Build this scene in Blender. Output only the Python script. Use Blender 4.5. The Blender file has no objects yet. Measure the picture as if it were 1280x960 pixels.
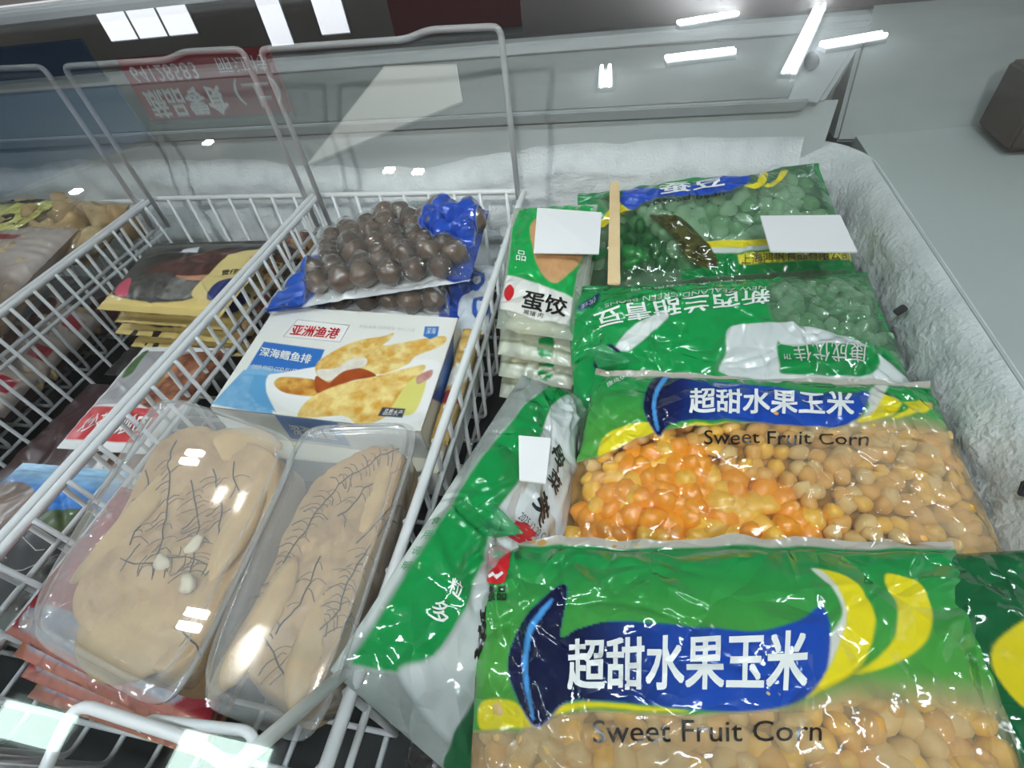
import bpy, bmesh, math, random
import numpy as np
from mathutils import Matrix, Vector
sc = bpy.context.scene
col = sc.collection
random.seed(5)
# ---------------------------------------------------------------- camera, world, exposure
cam_data = bpy.data.cameras.new('camera'); cam = bpy.data.objects.new('camera', cam_data); col.objects.link(cam); sc.camera = cam
cam_data.sensor_width = 36.0; cam_data.lens = 634.63 / 1280 * 36; cam_data.clip_start = .01
_R = np.array([[0.97770059, 0.05685388, -0.20216131], [0.17921123, -0.72771502, 0.662053], [-0.10947554, -0.68351919, -0.72167626]])
cam.matrix_world = Matrix([[_R[i, 0], -_R[i, 1], -_R[i, 2], (0, 0, .99)[i]] for i in range(3)] + [[0, 0, 0, 1]])
world = bpy.data.worlds.new('shop_air'); sc.world = world; world.use_nodes = True
world.node_tree.nodes['Background'].inputs[0].default_value = (.95, .97, 1.0, 1); world.node_tree.nodes['Background'].inputs[1].default_value = .44
sc.view_settings.view_transform = 'Standard'; sc.view_settings.look = 'None'; sc.view_settings.exposure = 0.74; sc.view_settings.gamma = 1.0
sc.view_settings.use_curve_mapping = False
TUBE_POWER = 40.0       # emission of the fluorescent tubes
sc.cycles.transparent_max_bounces = 28; sc.cycles.max_bounces = 6; sc.cycles.diffuse_bounces = 3; sc.cycles.glossy_bounces = 3; sc.cycles.transmission_bounces = 4
sc.cycles.adaptive_threshold = .02; sc.cycles.caustics_reflective = False; sc.cycles.caustics_refractive = False; sc.cycles.sample_clamp_indirect = 4.0

# ---------------------------------------------------------------- pure geometry helpers (numpy)
def rng(seed): return np.random.RandomState(seed)
_nt = {}
def vnoise(x, y, seed=0):
    """smooth value noise in -1..1"""
    if seed not in _nt: _nt[seed] = rng(seed).rand(64, 64) * 2 - 1
    r = _nt[seed]
    xi = np.floor(x).astype(int); yi = np.floor(y).astype(int)
    fx = x - xi; fy = y - yi
    fx = fx * fx * (3 - 2 * fx); fy = fy * fy * (3 - 2 * fy)
    g = lambda a, b: r[a % 64, b % 64]
    return (g(xi, yi) * (1 - fx) + g(xi + 1, yi) * fx) * (1 - fy) + (g(xi, yi + 1) * (1 - fx) + g(xi + 1, yi + 1) * fx) * fy
def fbm(x, y, seed=0, octv=4):
    v = 0; a = 1.0
    for o in range(octv):
        v = v + a * vnoise(x * 2 ** o + 7.3 * o, y * 2 ** o + 3.1 * o, seed + o); a *= .5
    return v
def smooth(a, b, x):
    t = np.clip((x - a) / (b - a), 0, 1); return t * t * (3 - 2 * t)
def spline(pts, n=8):
    """closed Catmull-Rom curve through pts"""
    p = np.array(pts, float); N = len(p); out = []
    for i in range(N):
        a, b, c, d = p[(i - 1) % N], p[i], p[(i + 1) % N], p[(i + 2) % N]
        for k in range(n):
            t = k / n
            out.append(.5 * ((2 * b) + (c - a) * t + (2 * a - 5 * b + 4 * c - d) * t * t + (3 * b - a - 3 * c + d) * t ** 3))
    return np.array(out)
def cover(s, t, poly, W, H, soft=.0008):
    """antialiased coverage (0..1) of a polygon given in s,t; soft in metres"""
    P = np.array(poly, float) * [W, H]; lo = P.min(0) - 2 * soft; hi = P.max(0) + 2 * soft
    xa = s * W; ya = t * H; box = (xa >= lo[0]) & (xa <= hi[0]) & (ya >= lo[1]) & (ya <= hi[1]); x = xa[box]; y = ya[box]; out = np.zeros(s.shape)
    ins = np.zeros(len(x), bool); d2 = np.full(len(x), 1e9)
    for i in range(len(P)):
        ax, ay = P[i]; bx, by = P[(i + 1) % len(P)]
        if ay != by:
            c = ((ay > y) != (by > y)) & (x < (bx - ax) * (y - ay) / (by - ay) + ax)
            ins ^= c
        L = (bx - ax) ** 2 + (by - ay) ** 2 + 1e-15
        k = np.clip(((x - ax) * (bx - ax) + (y - ay) * (by - ay)) / L, 0, 1)
        d2 = np.minimum(d2, (x - ax - k * (bx - ax)) ** 2 + (y - ay - k * (by - ay)) ** 2)
    d = np.sqrt(d2) * np.where(ins, 1, -1)
    out[box] = np.clip(d / (2 * soft) + .5, 0, 1); return out
class Sheet:
    """a pouch: bilinear mid-surface with corners TL,TR,BR,BL, puffed out by up / down"""
    def __init__(self, c, up=0., dn=0., p=4., a=.6, pv=None, crease=0, amp=.002, pucker=.0, seed=1, seal=(0, 0), sag=0., zig=0., lump=0., cw=(.0022, .006), wav=0.):
        self.c = [np.array(k, float) for k in c]; self.up = up; self.dn = dn; self.p = p; self.pv = pv or p; self.a = a
        self.crease = crease; self.amp = amp; self.pucker = pucker; self.seed = seed; self.seal = seal; self.sag = sag; self.zig = zig; self.lump = lump; self.wav = wav
        TL, TR, BR, BL = self.c
        n = np.cross(TR - TL + BR - BL, TL - BL + TR - BR); self.n = n / np.linalg.norm(n)
        self.W = (np.linalg.norm(TR - TL) + np.linalg.norm(BR - BL)) / 2; self.H = (np.linalg.norm(BL - TL) + np.linalg.norm(BR - TR)) / 2
        r = rng(seed + 77)
        self.cr = [(r.rand(), r.rand(), r.rand() * np.pi, r.uniform(.012, .05), r.uniform(*cw), r.choice([-1, 1]) * r.uniform(.4, 1)) for _ in range(crease)]
        self.ph = r.rand(6) * 6.28
    def prof(self, s, t):
        u = np.abs(2 * s - 1); t0, t1 = self.seal
        v = np.clip(np.abs(2 * (t - t0) / (1 - t0 - t1) - 1), 0, 1)
        return (np.clip(1 - u ** self.p, 0, 1) ** self.a) * (np.clip(1 - v ** self.pv, 0, 1) ** self.a)
    def wrinkle(self, s, t):
        w = np.zeros_like(s); x = s * self.W; y = t * self.H
        for (cs, ct, th, L, wd, am) in self.cr:
            dx = x - cs * self.W; dy = y - ct * self.H
            l = dx * np.cos(th) + dy * np.sin(th); d = -dx * np.sin(th) + dy * np.cos(th) + 6 * l * l * (am)
            w = w + self.amp * am * np.exp(-(d / wd) ** 2 - (l / L) ** 2)
        if self.pucker:
            e = np.exp(-t / .10) + np.exp(-(1 - t) / .10); f = np.exp(-s / .08) + np.exp(-(1 - s) / .08)
            w = w + self.pucker * e * np.sin(x * 260 + 3 * np.sin(x * 47 + self.ph[0]) + self.ph[1]) * .6
            w = w + self.pucker * f * np.sin(y * 230 + 3 * np.sin(y * 53 + self.ph[2]) + self.ph[3]) * .6
            w = w + self.pucker * .8 * fbm(x * 28, y * 28, self.seed, 3)
        if self.lump: w = w + self.lump * fbm(x * 45, y * 45, self.seed + 5, 2)
        return w
    def surf(self, s, t, side=1, off=0.):
        s = np.asarray(s, float); t = np.asarray(t, float)
        TL, TR, BR, BL = self.c
        b = lambda i: TL[i] * (1 - s) * (1 - t) + TR[i] * s * (1 - t) + BR[i] * s * t + BL[i] * (1 - s) * t
        pr = self.prof(s, t)
        if side > 0: h = self.up * pr + self.wrinkle(s, t) * (.25 + .75 * np.clip(pr * 3, 0, 1)) + off
        else: h = -self.dn * pr - .0006
        P = np.stack([b(0) + self.n[0] * h, b(1) + self.n[1] * h, b(2) + self.n[2] * h], -1)
        if self.sag:  # side edges pulled in where the pouch is full
            k = self.sag * np.sin(np.pi * np.clip(t, 0, 1)) * (2 * s - 1); ex = (TR - TL) / np.linalg.norm(TR - TL)
            P = P - k[..., None] * ex
        if self.wav:   # crumpled end seals
            x = s * self.W; e = np.exp(-t / .04); ey = (BL - TL) / np.linalg.norm(BL - TL)
            P = P + (self.wav * e * fbm(x * 24, x * 0 + .5, self.seed + 9, 3))[..., None] * ey + (self.wav * .9 * e * fbm(x * 30 + 5, t * 20, self.seed + 10, 2))[..., None] * self.n
        if self.zig:
            z = self.zig * np.abs(((s * self.W / .004) % 1) - .5) * 2 * (smooth(.98, 1, t) - smooth(.02, 0, t)); ey = (BL - TL) / np.linalg.norm(BL - TL)
            P = P + z[..., None] * ey
        return P
# the pouches whose outlines were measured: corners are far-left, far-right, near-right, near-left
SHEETS = dict(
    corn1=Sheet([(-.10, .178, .610), (.25, .224, .603), (.232, -.045, .59), (-.058, -.08, .59)], .026, .03, p=3.2, pv=3.5, a=.6, crease=110, amp=.0030, pucker=.0016, seed=3, wav=.006, seal=(.035, .02)),
    corn2=Sheet([(-.023, .386, .598), (.29, .392, .598), (.300, .18, .572), (-.05, .15, .545)], .035, .03, p=3, pv=3, a=.6, crease=100, amp=.0030, pucker=.0016, seed=8, wav=.004, seal=(.03, .02)),
    peas=Sheet([(-.07, .532, .596), (.285, .574, .596), (.292, .37, .568), (-.04, .335, .55)], .030, .03, p=3, pv=2.6, a=.6, crease=120, amp=.0028, pucker=.0016, seed=12, wav=.004, seal=(.02, .02)),
    beans=Sheet([(-.073, .718, .630), (.265, .790, .630), (.293, .59, .566), (-.06, .575, .55)], .022, .04, p=3, pv=3, a=.6, crease=100, amp=.0028, pucker=.0015, seed=17, wav=.004, seal=(.02, .02)),
    veg=Sheet([(-.094, .348, .625), (-.03, .385, .55), (-.055, .01, .545), (-.172, .062, .637)], .028, .02, p=2.6, pv=4, a=.7, crease=70, amp=.0036, pucker=.0012, seed=23, seal=(.0, .0)),
    egg=Sheet([(-.158, .66, .640), (-.04, .668, .640), (-.055, .45, .582), (-.15, .462, .587)], .012, .012, p=3.5, pv=5, a=.6, crease=30, amp=.0018, pucker=.001, seed=29),
    box=Sheet([(-.458, .476, .6), (-.197, .463, .6), (-.19, .286, .6), (-.443, .297, .6)]),
    boxside=Sheet([(-.197, .463, .6), (-.197, .463, .555), (-.19, .286, .555), (-.19, .286, .6)]),
    snail1=Sheet([(-.447, .632, .612), (-.203, .692, .612), (-.188, .482, .612), (-.444, .449, .612)], .024, .003, p=5, pv=5, a=.6, crease=20, amp=.001, pucker=.002, seed=31),
    snail2=Sheet([(-.46, .60, .575), (-.2, .61, .575), (-.2, .462, .575), (-.475, .492, .575)], .02, .003, p=5, pv=5, a=.6, crease=10, amp=.001, pucker=.002, seed=37),
    pouch1=Sheet([(-.80, .65, .588), (-.556, .66, .588), (-.545, .462, .588), (-.765, .472, .588)], .012, .01, p=4, a=.6, crease=14, amp=.002, pucker=.001, seed=41, seal=(.05, .06), zig=.002),
    redpack=Sheet([(-.675, .432, .553), (-.53, .438, .553), (-.535, .256, .553), (-.66, .252, .553)], .008, .008, p=4, a=.6, crease=14, amp=.002, pucker=.001, seed=43, seal=(.05, .05)),
    bluepack=Sheet([(-.70, .232, .545), (-.545, .236, .545), (-.53, .03, .545), (-.71, .03, .545)], .008, .008, p=4, a=.6, crease=14, amp=.002, pucker=.001, seed=47, seal=(.05, .05)),
)

# print layouts, in fractions of the width and length of each pouch
DATA = {
 'corn1': {
  'leaf': [(0.194,0.166),(0.146,0.192),(0.093,0.273),(0.073,0.357),(0.092,0.427),(0.137,0.492),(0.150,0.457),(0.186,0.430),(0.197,0.393),(0.202,0.340),(0.179,0.298)],
  'blue': [(0.182,0.298),(0.211,0.279),(0.275,0.259),(0.383,0.261),(0.488,0.271),(0.562,0.275),(0.640,0.246),(0.684,0.211),(0.692,0.254),(0.674,0.343),(0.641,0.397),(0.590,0.430),(0.512,0.446),(0.413,0.446),(0.327,0.438),(0.239,0.435),(0.186,0.443),(0.137,0.492),(0.100,0.444),(0.082,0.357),(0.114,0.303)],
  'vein': [(0.152,0.207),(0.113,0.273),(0.103,0.340),(0.107,0.402),(0.123,0.468),(0.129,0.470),(0.117,0.402),(0.114,0.340),(0.127,0.274),(0.163,0.207)],
  'yel': [(0.020,0.439),(0.084,0.438),(0.124,0.468),(0.163,0.450),(0.239,0.438),(0.327,0.442),(0.413,0.450),(0.326,0.451),(0.238,0.448),(0.163,0.469),(0.137,0.499),(0.101,0.492),(0.022,0.496)],
  'arc1': [(0.694,0.111),(0.754,0.132),(0.780,0.201),(0.768,0.278),(0.729,0.349),(0.658,0.396),(0.620,0.413),(0.672,0.351),(0.698,0.290),(0.722,0.243),(0.727,0.183)],
  'arc1w': [(0.690,0.111),(0.711,0.120),(0.730,0.183),(0.725,0.243),(0.701,0.299),(0.671,0.351),(0.685,0.290),(0.719,0.233),(0.721,0.177)],
  'arc2': [(0.836,0.115),(0.890,0.147),(0.897,0.206),(0.871,0.271),(0.830,0.314),(0.772,0.346),(0.720,0.361),(0.771,0.321),(0.807,0.275),(0.829,0.198),(0.821,0.157)],
  'cjk': [(0.195,0.305),(0.647,0.274),(0.624,0.397),(0.194,0.413)],
  'en': [(0.239,0.474),(0.642,0.457),(0.635,0.494),(0.239,0.517)],
  'logo': [(-0.002,0.014),(0.056,-0.004),(0.053,0.124),(0.012,0.128)],
  'logot': [(0.000,0.132),(0.054,0.138),(0.052,0.179),(0.000,0.150)],
  'reg': [(0.068,0.051),(0.084,0.052),(0.086,0.082),(0.070,0.081)],
  'gedge': [(0.006,0.050),(0.974,0.034),(0.975,0.267),(0.950,0.357)],
  'fade': [(0.019,0.276),(0.026,0.422),(0.469,0.454),(0.705,0.366),(0.836,0.351),(0.938,0.342)],
  'winB': [(0.033,0.563),(0.892,0.518)],
 },
 'corn2': {
  'leaf': [(0.294,-0.026),(0.236,-0.021),(0.184,0.107),(0.173,0.224),(0.198,0.324),(0.229,0.380),(0.248,0.327),(0.279,0.309),(0.290,0.208)],
  'blue': [(0.292,0.064),(0.461,0.096),(0.610,0.135),(0.736,0.141),(0.795,0.121),(0.771,0.200),(0.729,0.290),(0.664,0.327),(0.547,0.326),(0.426,0.308),(0.322,0.306),(0.254,0.327),(0.222,0.362),(0.183,0.245),(0.227,0.108)],
  'vein': [(0.249,-0.014),(0.208,0.119),(0.198,0.226),(0.216,0.343),(0.225,0.344),(0.209,0.227),(0.223,0.119),(0.264,-0.013)],
  'yel': [(0.076,0.360),(0.149,0.319),(0.204,0.317),(0.239,0.363),(0.322,0.321),(0.446,0.326),(0.302,0.350),(0.176,0.386),(0.074,0.453)],
  'arc1': [(0.803,0.130),(0.868,0.145),(0.842,0.230),(0.779,0.283),(0.727,0.302),(0.786,0.220)],
  'arc1w': [(0.797,0.120),(0.935,-0.096),(0.792,0.219),(0.747,0.276),(0.775,0.213)],
  'arc2': [(0.881,0.161),(0.973,0.132),(0.923,0.209),(0.824,0.263),(0.879,0.207)],
  'cjk': [(0.302,0.147),(0.749,0.139),(0.724,0.271),(0.304,0.275)],
  'en': [(0.344,0.357),(0.746,0.355),(0.738,0.409),(0.344,0.420)],
  'logo': [(0.043,0.076),(0.109,-0.009),(0.127,0.009),(0.056,0.118)],
  'gtl': [(0.012,0.079),(0.078,0.360),(0.978,0.111),(1.009,0.401)],
  'orange': [(0.179,0.414),(0.324,0.393),(0.385,0.499),(0.567,0.588),(0.610,0.702),(0.555,0.835),(0.012,0.803),(0.063,0.543)],
  'winB': [(-0.011,0.796),(0.949,0.720),(0.555,0.835)],
 },
 'peas': {
  't1': [(0.641,0.240),(0.113,0.272),(0.117,0.367),(0.634,0.339)],
  'cjk': [(0.651,0.227),(0.091,0.287),(0.107,0.403),(0.636,0.340)],
  'en': [(0.648,0.161),(0.126,0.218),(0.126,0.266),(0.639,0.225)],
  'clear': [(0.687,0.106),(0.996,0.030),(0.965,0.406),(1.027,0.790),(0.950,0.629),(0.794,0.527),(0.643,0.468)],
  'white': [(0.500,0.478),(0.616,0.459),(0.729,0.489),(0.839,0.551),(0.909,0.641),(1.019,0.837),(0.984,0.880),(0.865,0.894),(0.756,0.867),(0.582,0.810),(0.454,0.749),(0.477,0.631)],
  'tag': [(0.630,0.583),(0.668,0.611),(0.878,0.607),(0.914,0.688),(0.883,0.766),(0.830,0.787),(0.641,0.774),(0.620,0.729)],
  'tagt': [(0.900,0.623),(0.652,0.654),(0.643,0.748),(0.870,0.759)],
  'isl1': [(0.148,0.530),(0.218,0.402),(0.310,0.340),(0.317,0.384),(0.250,0.493),(0.197,0.565),(0.158,0.575)],
  'isl2': [(0.072,0.620),(0.123,0.520),(0.147,0.540),(0.158,0.585),(0.120,0.593),(0.091,0.663)],
  'oval': [(0.040,0.176),(0.109,0.100),(0.101,0.170),(0.044,0.219)],
  'top': [(0.032,0.067),(0.994,0.049)],
 },
 'beans': {
  'blue': [(0.176,0.137),(0.232,0.002),(0.356,0.111),(0.532,0.019),(0.691,-0.038),(0.709,0.065),(0.668,0.173),(0.568,0.232),(0.413,0.221),(0.286,0.222),(0.226,0.300),(0.189,0.253)],
  'arc': [(0.667,0.182),(0.717,0.158),(0.765,-0.005),(0.790,0.002),(0.754,0.167),(0.708,0.227)],
  'arc2': [(0.743,0.200),(0.799,0.140),(0.839,0.029),(0.870,0.032),(0.824,0.144),(0.772,0.215)],
  'yl': [(0.098,0.346),(0.175,0.194),(0.220,0.298),(0.172,0.310),(0.106,0.428)],
  'yb': [(0.464,0.663),(0.595,0.659),(0.723,0.664),(1.014,0.626),(1.007,0.669),(0.718,0.714),(0.591,0.716),(0.476,0.717)],
  'wb': [(0.476,0.717),(0.704,0.712),(1.006,0.675),(1.003,0.700),(0.701,0.748),(0.480,0.749)],
  'gband': [(0.503,0.758),(1.003,0.700),(1.040,0.768),(1.014,0.886),(0.526,0.912),(0.384,0.924)],
  'ytag': [(0.593,0.771),(1.002,0.738),(0.991,0.821),(0.595,0.845)],
  'ytext': [(0.601,0.778),(0.991,0.748),(0.983,0.830),(0.601,0.846)],
  'cjk': [(0.348,-0.103),(0.599,0.121),(0.593,0.231),(0.338,0.205)],
  'en': [(0.312,0.214),(0.593,0.231),(0.586,0.309),(0.309,0.288)],
  'brown': [(0.287,0.367),(0.402,0.428),(0.523,0.808),(0.471,0.848),(0.415,0.788),(0.351,0.545)],
  'darkpic': [(0.162,0.353),(0.287,0.367),(0.351,0.545),(0.421,0.795),(0.471,0.848),(0.237,0.880),(0.132,0.879)],
  'tl': [(0.069,-0.008),(0.182,-0.024),(0.105,0.540),(0.024,0.824)],
 },
 'veg': {
  'green': [(0.347,-0.049),(0.693,-0.001),(0.385,0.127),(0.391,0.202),(0.359,0.404),(0.298,0.550),(0.358,0.642),(0.370,0.764),(0.342,0.866),(0.243,0.929),(0.152,0.950),(0.053,0.972),(0.015,0.954),(0.015,0.849),(-0.002,0.656),(0.052,0.378),(0.137,0.147)],
  'white': [(0.631,0.029),(0.792,0.167),(1.026,0.279),(0.818,0.530),(0.501,0.590),(0.300,0.552),(0.359,0.404),(0.391,0.202),(0.385,0.127)],
  'white2': [(0.368,0.650),(0.620,0.844),(0.615,0.960),(0.243,0.929),(0.342,0.866),(0.370,0.764)],
  'seal': [(0.013,0.471),(-0.002,0.656),(0.015,0.849),(0.015,0.954),(-0.016,0.937),(-0.034,0.709),(-0.028,0.540)],
  'c1': [(0.590,0.237),(0.704,0.290),(0.651,0.336),(0.534,0.276)],
  'c2': [(0.589,0.329),(0.731,0.354),(0.698,0.397),(0.575,0.365)],
  'c3': [(0.592,0.397),(0.705,0.453),(0.651,0.496),(0.515,0.454)],
  'cg': [(0.214,0.772),(0.286,0.767),(0.326,0.819),(0.208,0.811)],
  'cg2': [(0.226,0.718),(0.292,0.718),(0.317,0.754),(0.234,0.748)],
  'date': [(0.467,0.487),(0.707,0.502),(0.695,0.522),(0.450,0.509)],
  'red': [(0.439,0.534),(0.461,0.507),(0.519,0.522),(0.561,0.535),(0.581,0.501),(0.636,0.525),(0.610,0.555),(0.539,0.565)],
  's1': [(-0.048,0.626),(-0.021,0.605),(0.020,0.624),(0.006,0.645)],
  's2': [(-0.047,0.679),(-0.018,0.661),(0.018,0.683),(-0.003,0.700)],
  's3': [(-0.039,0.720),(-0.014,0.708),(0.015,0.730),(-0.012,0.744)],
  'card': [(0.211,0.277),(0.479,0.238),(0.577,0.374),(0.354,0.405)],
  'b1': [(0.441,0.738),(0.483,0.728),(0.596,0.835),(0.512,0.826)],
 },
 'egg': {
  'green': [(0.091,0.039),(0.958,0.030),(0.994,0.302),(0.920,0.567),(0.920,0.747),(0.553,0.703),(0.060,0.619),(0.026,0.207)],
  'pic': [(0.298,0.172),(0.918,0.129),(0.941,0.444),(0.800,0.613),(0.663,0.674),(0.484,0.600),(0.340,0.427)],
  'white': [(0.060,0.619),(0.553,0.703),(0.920,0.747),(0.942,0.928),(0.519,0.929),(-0.013,0.872)],
  'logo': [(0.061,0.707),(0.161,0.715),(0.190,0.822),(0.080,0.818)],
  'cjk': [(0.312,0.738),(0.872,0.777),(0.870,0.891),(0.298,0.873)],
  'small': [(0.350,0.875),(0.609,0.884),(0.597,0.915),(0.348,0.906)],
  'gl': [(0.140,0.427),(0.266,0.446),(0.275,0.524),(0.151,0.513)],
  'dash': [(0.060,0.619),(0.920,0.747)],
 },
 'box': {
  'frame': [(0.170,0.140),(0.467,0.159),(0.461,0.336),(0.147,0.327)],
  'brand': [(0.168,0.194),(0.433,0.199),(0.432,0.308),(0.176,0.305)],
  'blue': [(0.059,0.390),(0.403,0.418),(0.416,0.664),(0.061,0.621)],
  'bluet': [(0.066,0.447),(0.357,0.480),(0.365,0.563),(0.083,0.532)],
  'blue2': [(0.061,0.621),(0.416,0.664),(0.362,0.673),(0.169,0.699),(0.059,0.696)],
  'en': [(0.082,0.617),(0.321,0.622),(0.324,0.658),(0.087,0.654)],
  'lblue': [(0.048,0.668),(0.211,0.699),(0.195,0.773),(0.329,1.014),(-0.001,0.979)],
  'lblue2': [(0.117,0.701),(0.206,0.686),(0.226,0.837),(0.330,0.983),(0.221,0.938),(0.140,0.853)],
  'plate': [(0.191,0.703),(0.250,0.664),(0.496,0.541),(0.795,0.454),(0.977,0.438),(1.000,0.631),(1.010,0.884),(0.836,0.978),(0.544,0.986),(0.357,0.946),(0.234,0.836)],
  'f1': [(0.239,0.745),(0.273,0.696),(0.438,0.696),(0.515,0.752),(0.477,0.826),(0.339,0.831),(0.269,0.795)],
  'f2': [(0.406,0.518),(0.522,0.327),(0.668,0.239),(0.709,0.200),(0.707,0.266),(0.689,0.333),(0.834,0.254),(0.966,0.194),(0.966,0.289),(0.863,0.405),(0.840,0.483),(0.746,0.586),(0.601,0.632),(0.501,0.706),(0.420,0.635)],
  'meat': [(0.423,0.605),(0.506,0.576),(0.561,0.478),(0.631,0.466),(0.637,0.539),(0.552,0.598),(0.505,0.691),(0.440,0.660)],
  'sauce': [(0.428,0.662),(0.509,0.705),(0.533,0.601),(0.621,0.557),(0.714,0.613),(0.611,0.673),(0.520,0.771),(0.468,0.794)],
  'f3': [(0.440,0.993),(0.449,0.864),(0.547,0.726),(0.714,0.613),(0.847,0.518),(0.924,0.484),(0.908,0.634),(0.883,0.784),(0.826,0.932),(0.736,1.009),(0.648,0.954),(0.508,0.993)],
  'rtag': [(0.905,0.580),(0.960,0.513),(0.965,0.583),(0.918,0.646)],
  'navy': [(0.801,0.856),(0.904,0.849),(0.904,0.917),(0.795,0.925)],
  'navyt': [(0.818,0.866),(0.900,0.863),(0.896,0.912),(0.815,0.916)],
  'rib': [(0.852,0.111),(0.922,0.101),(0.931,0.199),(0.902,0.236),(0.862,0.209)],
  'ribw': [(0.866,0.126),(0.913,0.119),(0.917,0.185),(0.870,0.192)],
  'nblue': [(0.342,1.018),(0.618,1.044),(0.613,1.115),(0.368,1.104)],
  'nbluet': [(0.392,1.082),(0.545,1.087),(0.540,1.118),(0.394,1.111)],
  'gtext': [(0.519,0.143),(0.812,0.142),(0.811,0.176),(0.519,0.177)],
 },
 'boxside': {
  'bl': [(0.033,0.243),(0.078,0.324),(-0.079,0.616),(-0.079,0.716),(-0.356,0.729),(-0.238,0.518)],
 },
 'snail1': {
  'clear': [(0.024,-0.444),(0.702,-0.232),(0.924,-0.105),(0.931,0.541),(0.893,0.693),(0.902,0.895),(0.670,0.934),(0.199,0.774),(0.081,0.348)],
  'bl': [(-0.069,0.804),(-0.031,0.306),(0.124,0.546),(0.184,0.769),(0.193,0.917),(0.109,0.939)],
  'br': [(0.659,0.443),(0.649,-0.101),(0.871,-0.123),(0.943,-0.147),(0.956,0.426),(0.933,0.614),(0.830,0.675)],
  'wline': [(0.113,0.864),(0.146,0.708),(0.185,0.898)],
 },
 'pouch1': {
  'dark': [(0.021,-0.060),(0.374,-0.151),(0.875,-0.139),(1.162,-0.174),(1.108,0.000),(0.903,0.194),(0.594,0.438),(0.728,0.850),(0.061,0.839),(0.001,0.349)],
  'brown': [(0.276,0.439),(0.515,0.267),(0.737,0.214),(0.881,0.276),(0.852,0.475),(0.611,0.604),(0.200,0.555)],
  'salmon': [(0.472,0.576),(0.663,0.319),(0.818,0.262),(0.843,0.583),(0.637,0.655)],
  'blk': [(0.099,0.767),(0.159,0.610),(0.441,0.578),(0.478,0.782),(0.414,0.855),(0.184,0.865)],
  'gry': [(0.445,0.853),(0.473,0.642),(0.731,0.597),(0.722,0.835)],
  'label': [(0.722,0.835),(0.719,0.598),(0.771,0.291),(1.014,0.137),(1.200,0.232),(1.249,0.737),(1.048,0.807)],
  'nv': [(0.832,0.839),(0.831,0.657),(0.942,0.606),(0.966,0.740),(0.931,0.843)],
  'red': [(0.914,0.314),(0.940,0.257),(0.984,0.266),(0.987,0.331),(0.944,0.348)],
  'pink': [(0.058,0.778),(0.081,0.630),(0.147,0.665),(0.198,0.848),(0.111,0.846)],
  'txt': [(0.800,0.515),(0.968,0.466),(0.972,0.527),(0.817,0.577)],
  'bar': [(0.347,0.206),(0.454,0.144),(0.477,0.239),(0.349,0.264)],
 },
 'redpack': {
  'red': [(0.077,0.653),(0.744,0.669),(0.849,0.918),(-0.011,0.919)],
  'redt': [(0.123,0.757),(0.354,0.706),(0.475,0.896),(0.138,0.876)],
  'redt2': [(0.506,0.721),(0.704,0.741),(0.768,0.866),(0.648,0.860)],
  'grey': [(0.045,0.067),(0.663,0.030),(0.649,0.644),(0.081,0.638)],
  'food': [(0.639,0.222),(1.025,0.042),(1.373,0.446),(0.663,0.658),(0.609,0.472)],
  'leaf': [(0.045,0.067),(0.118,0.072),(0.183,0.318),(0.089,0.354)],
 },
 'bluepack': {
  'sky': [(-0.032,0.023),(0.917,0.007),(0.926,0.076),(-0.040,0.125)],
  'sea': [(-0.040,0.125),(0.926,0.076),(1.019,0.212),(0.451,0.136),(0.093,0.196)],
  'squid': [(0.074,0.185),(0.386,0.141),(0.579,0.233),(0.587,0.399),(0.411,0.415)],
 },
}

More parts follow.
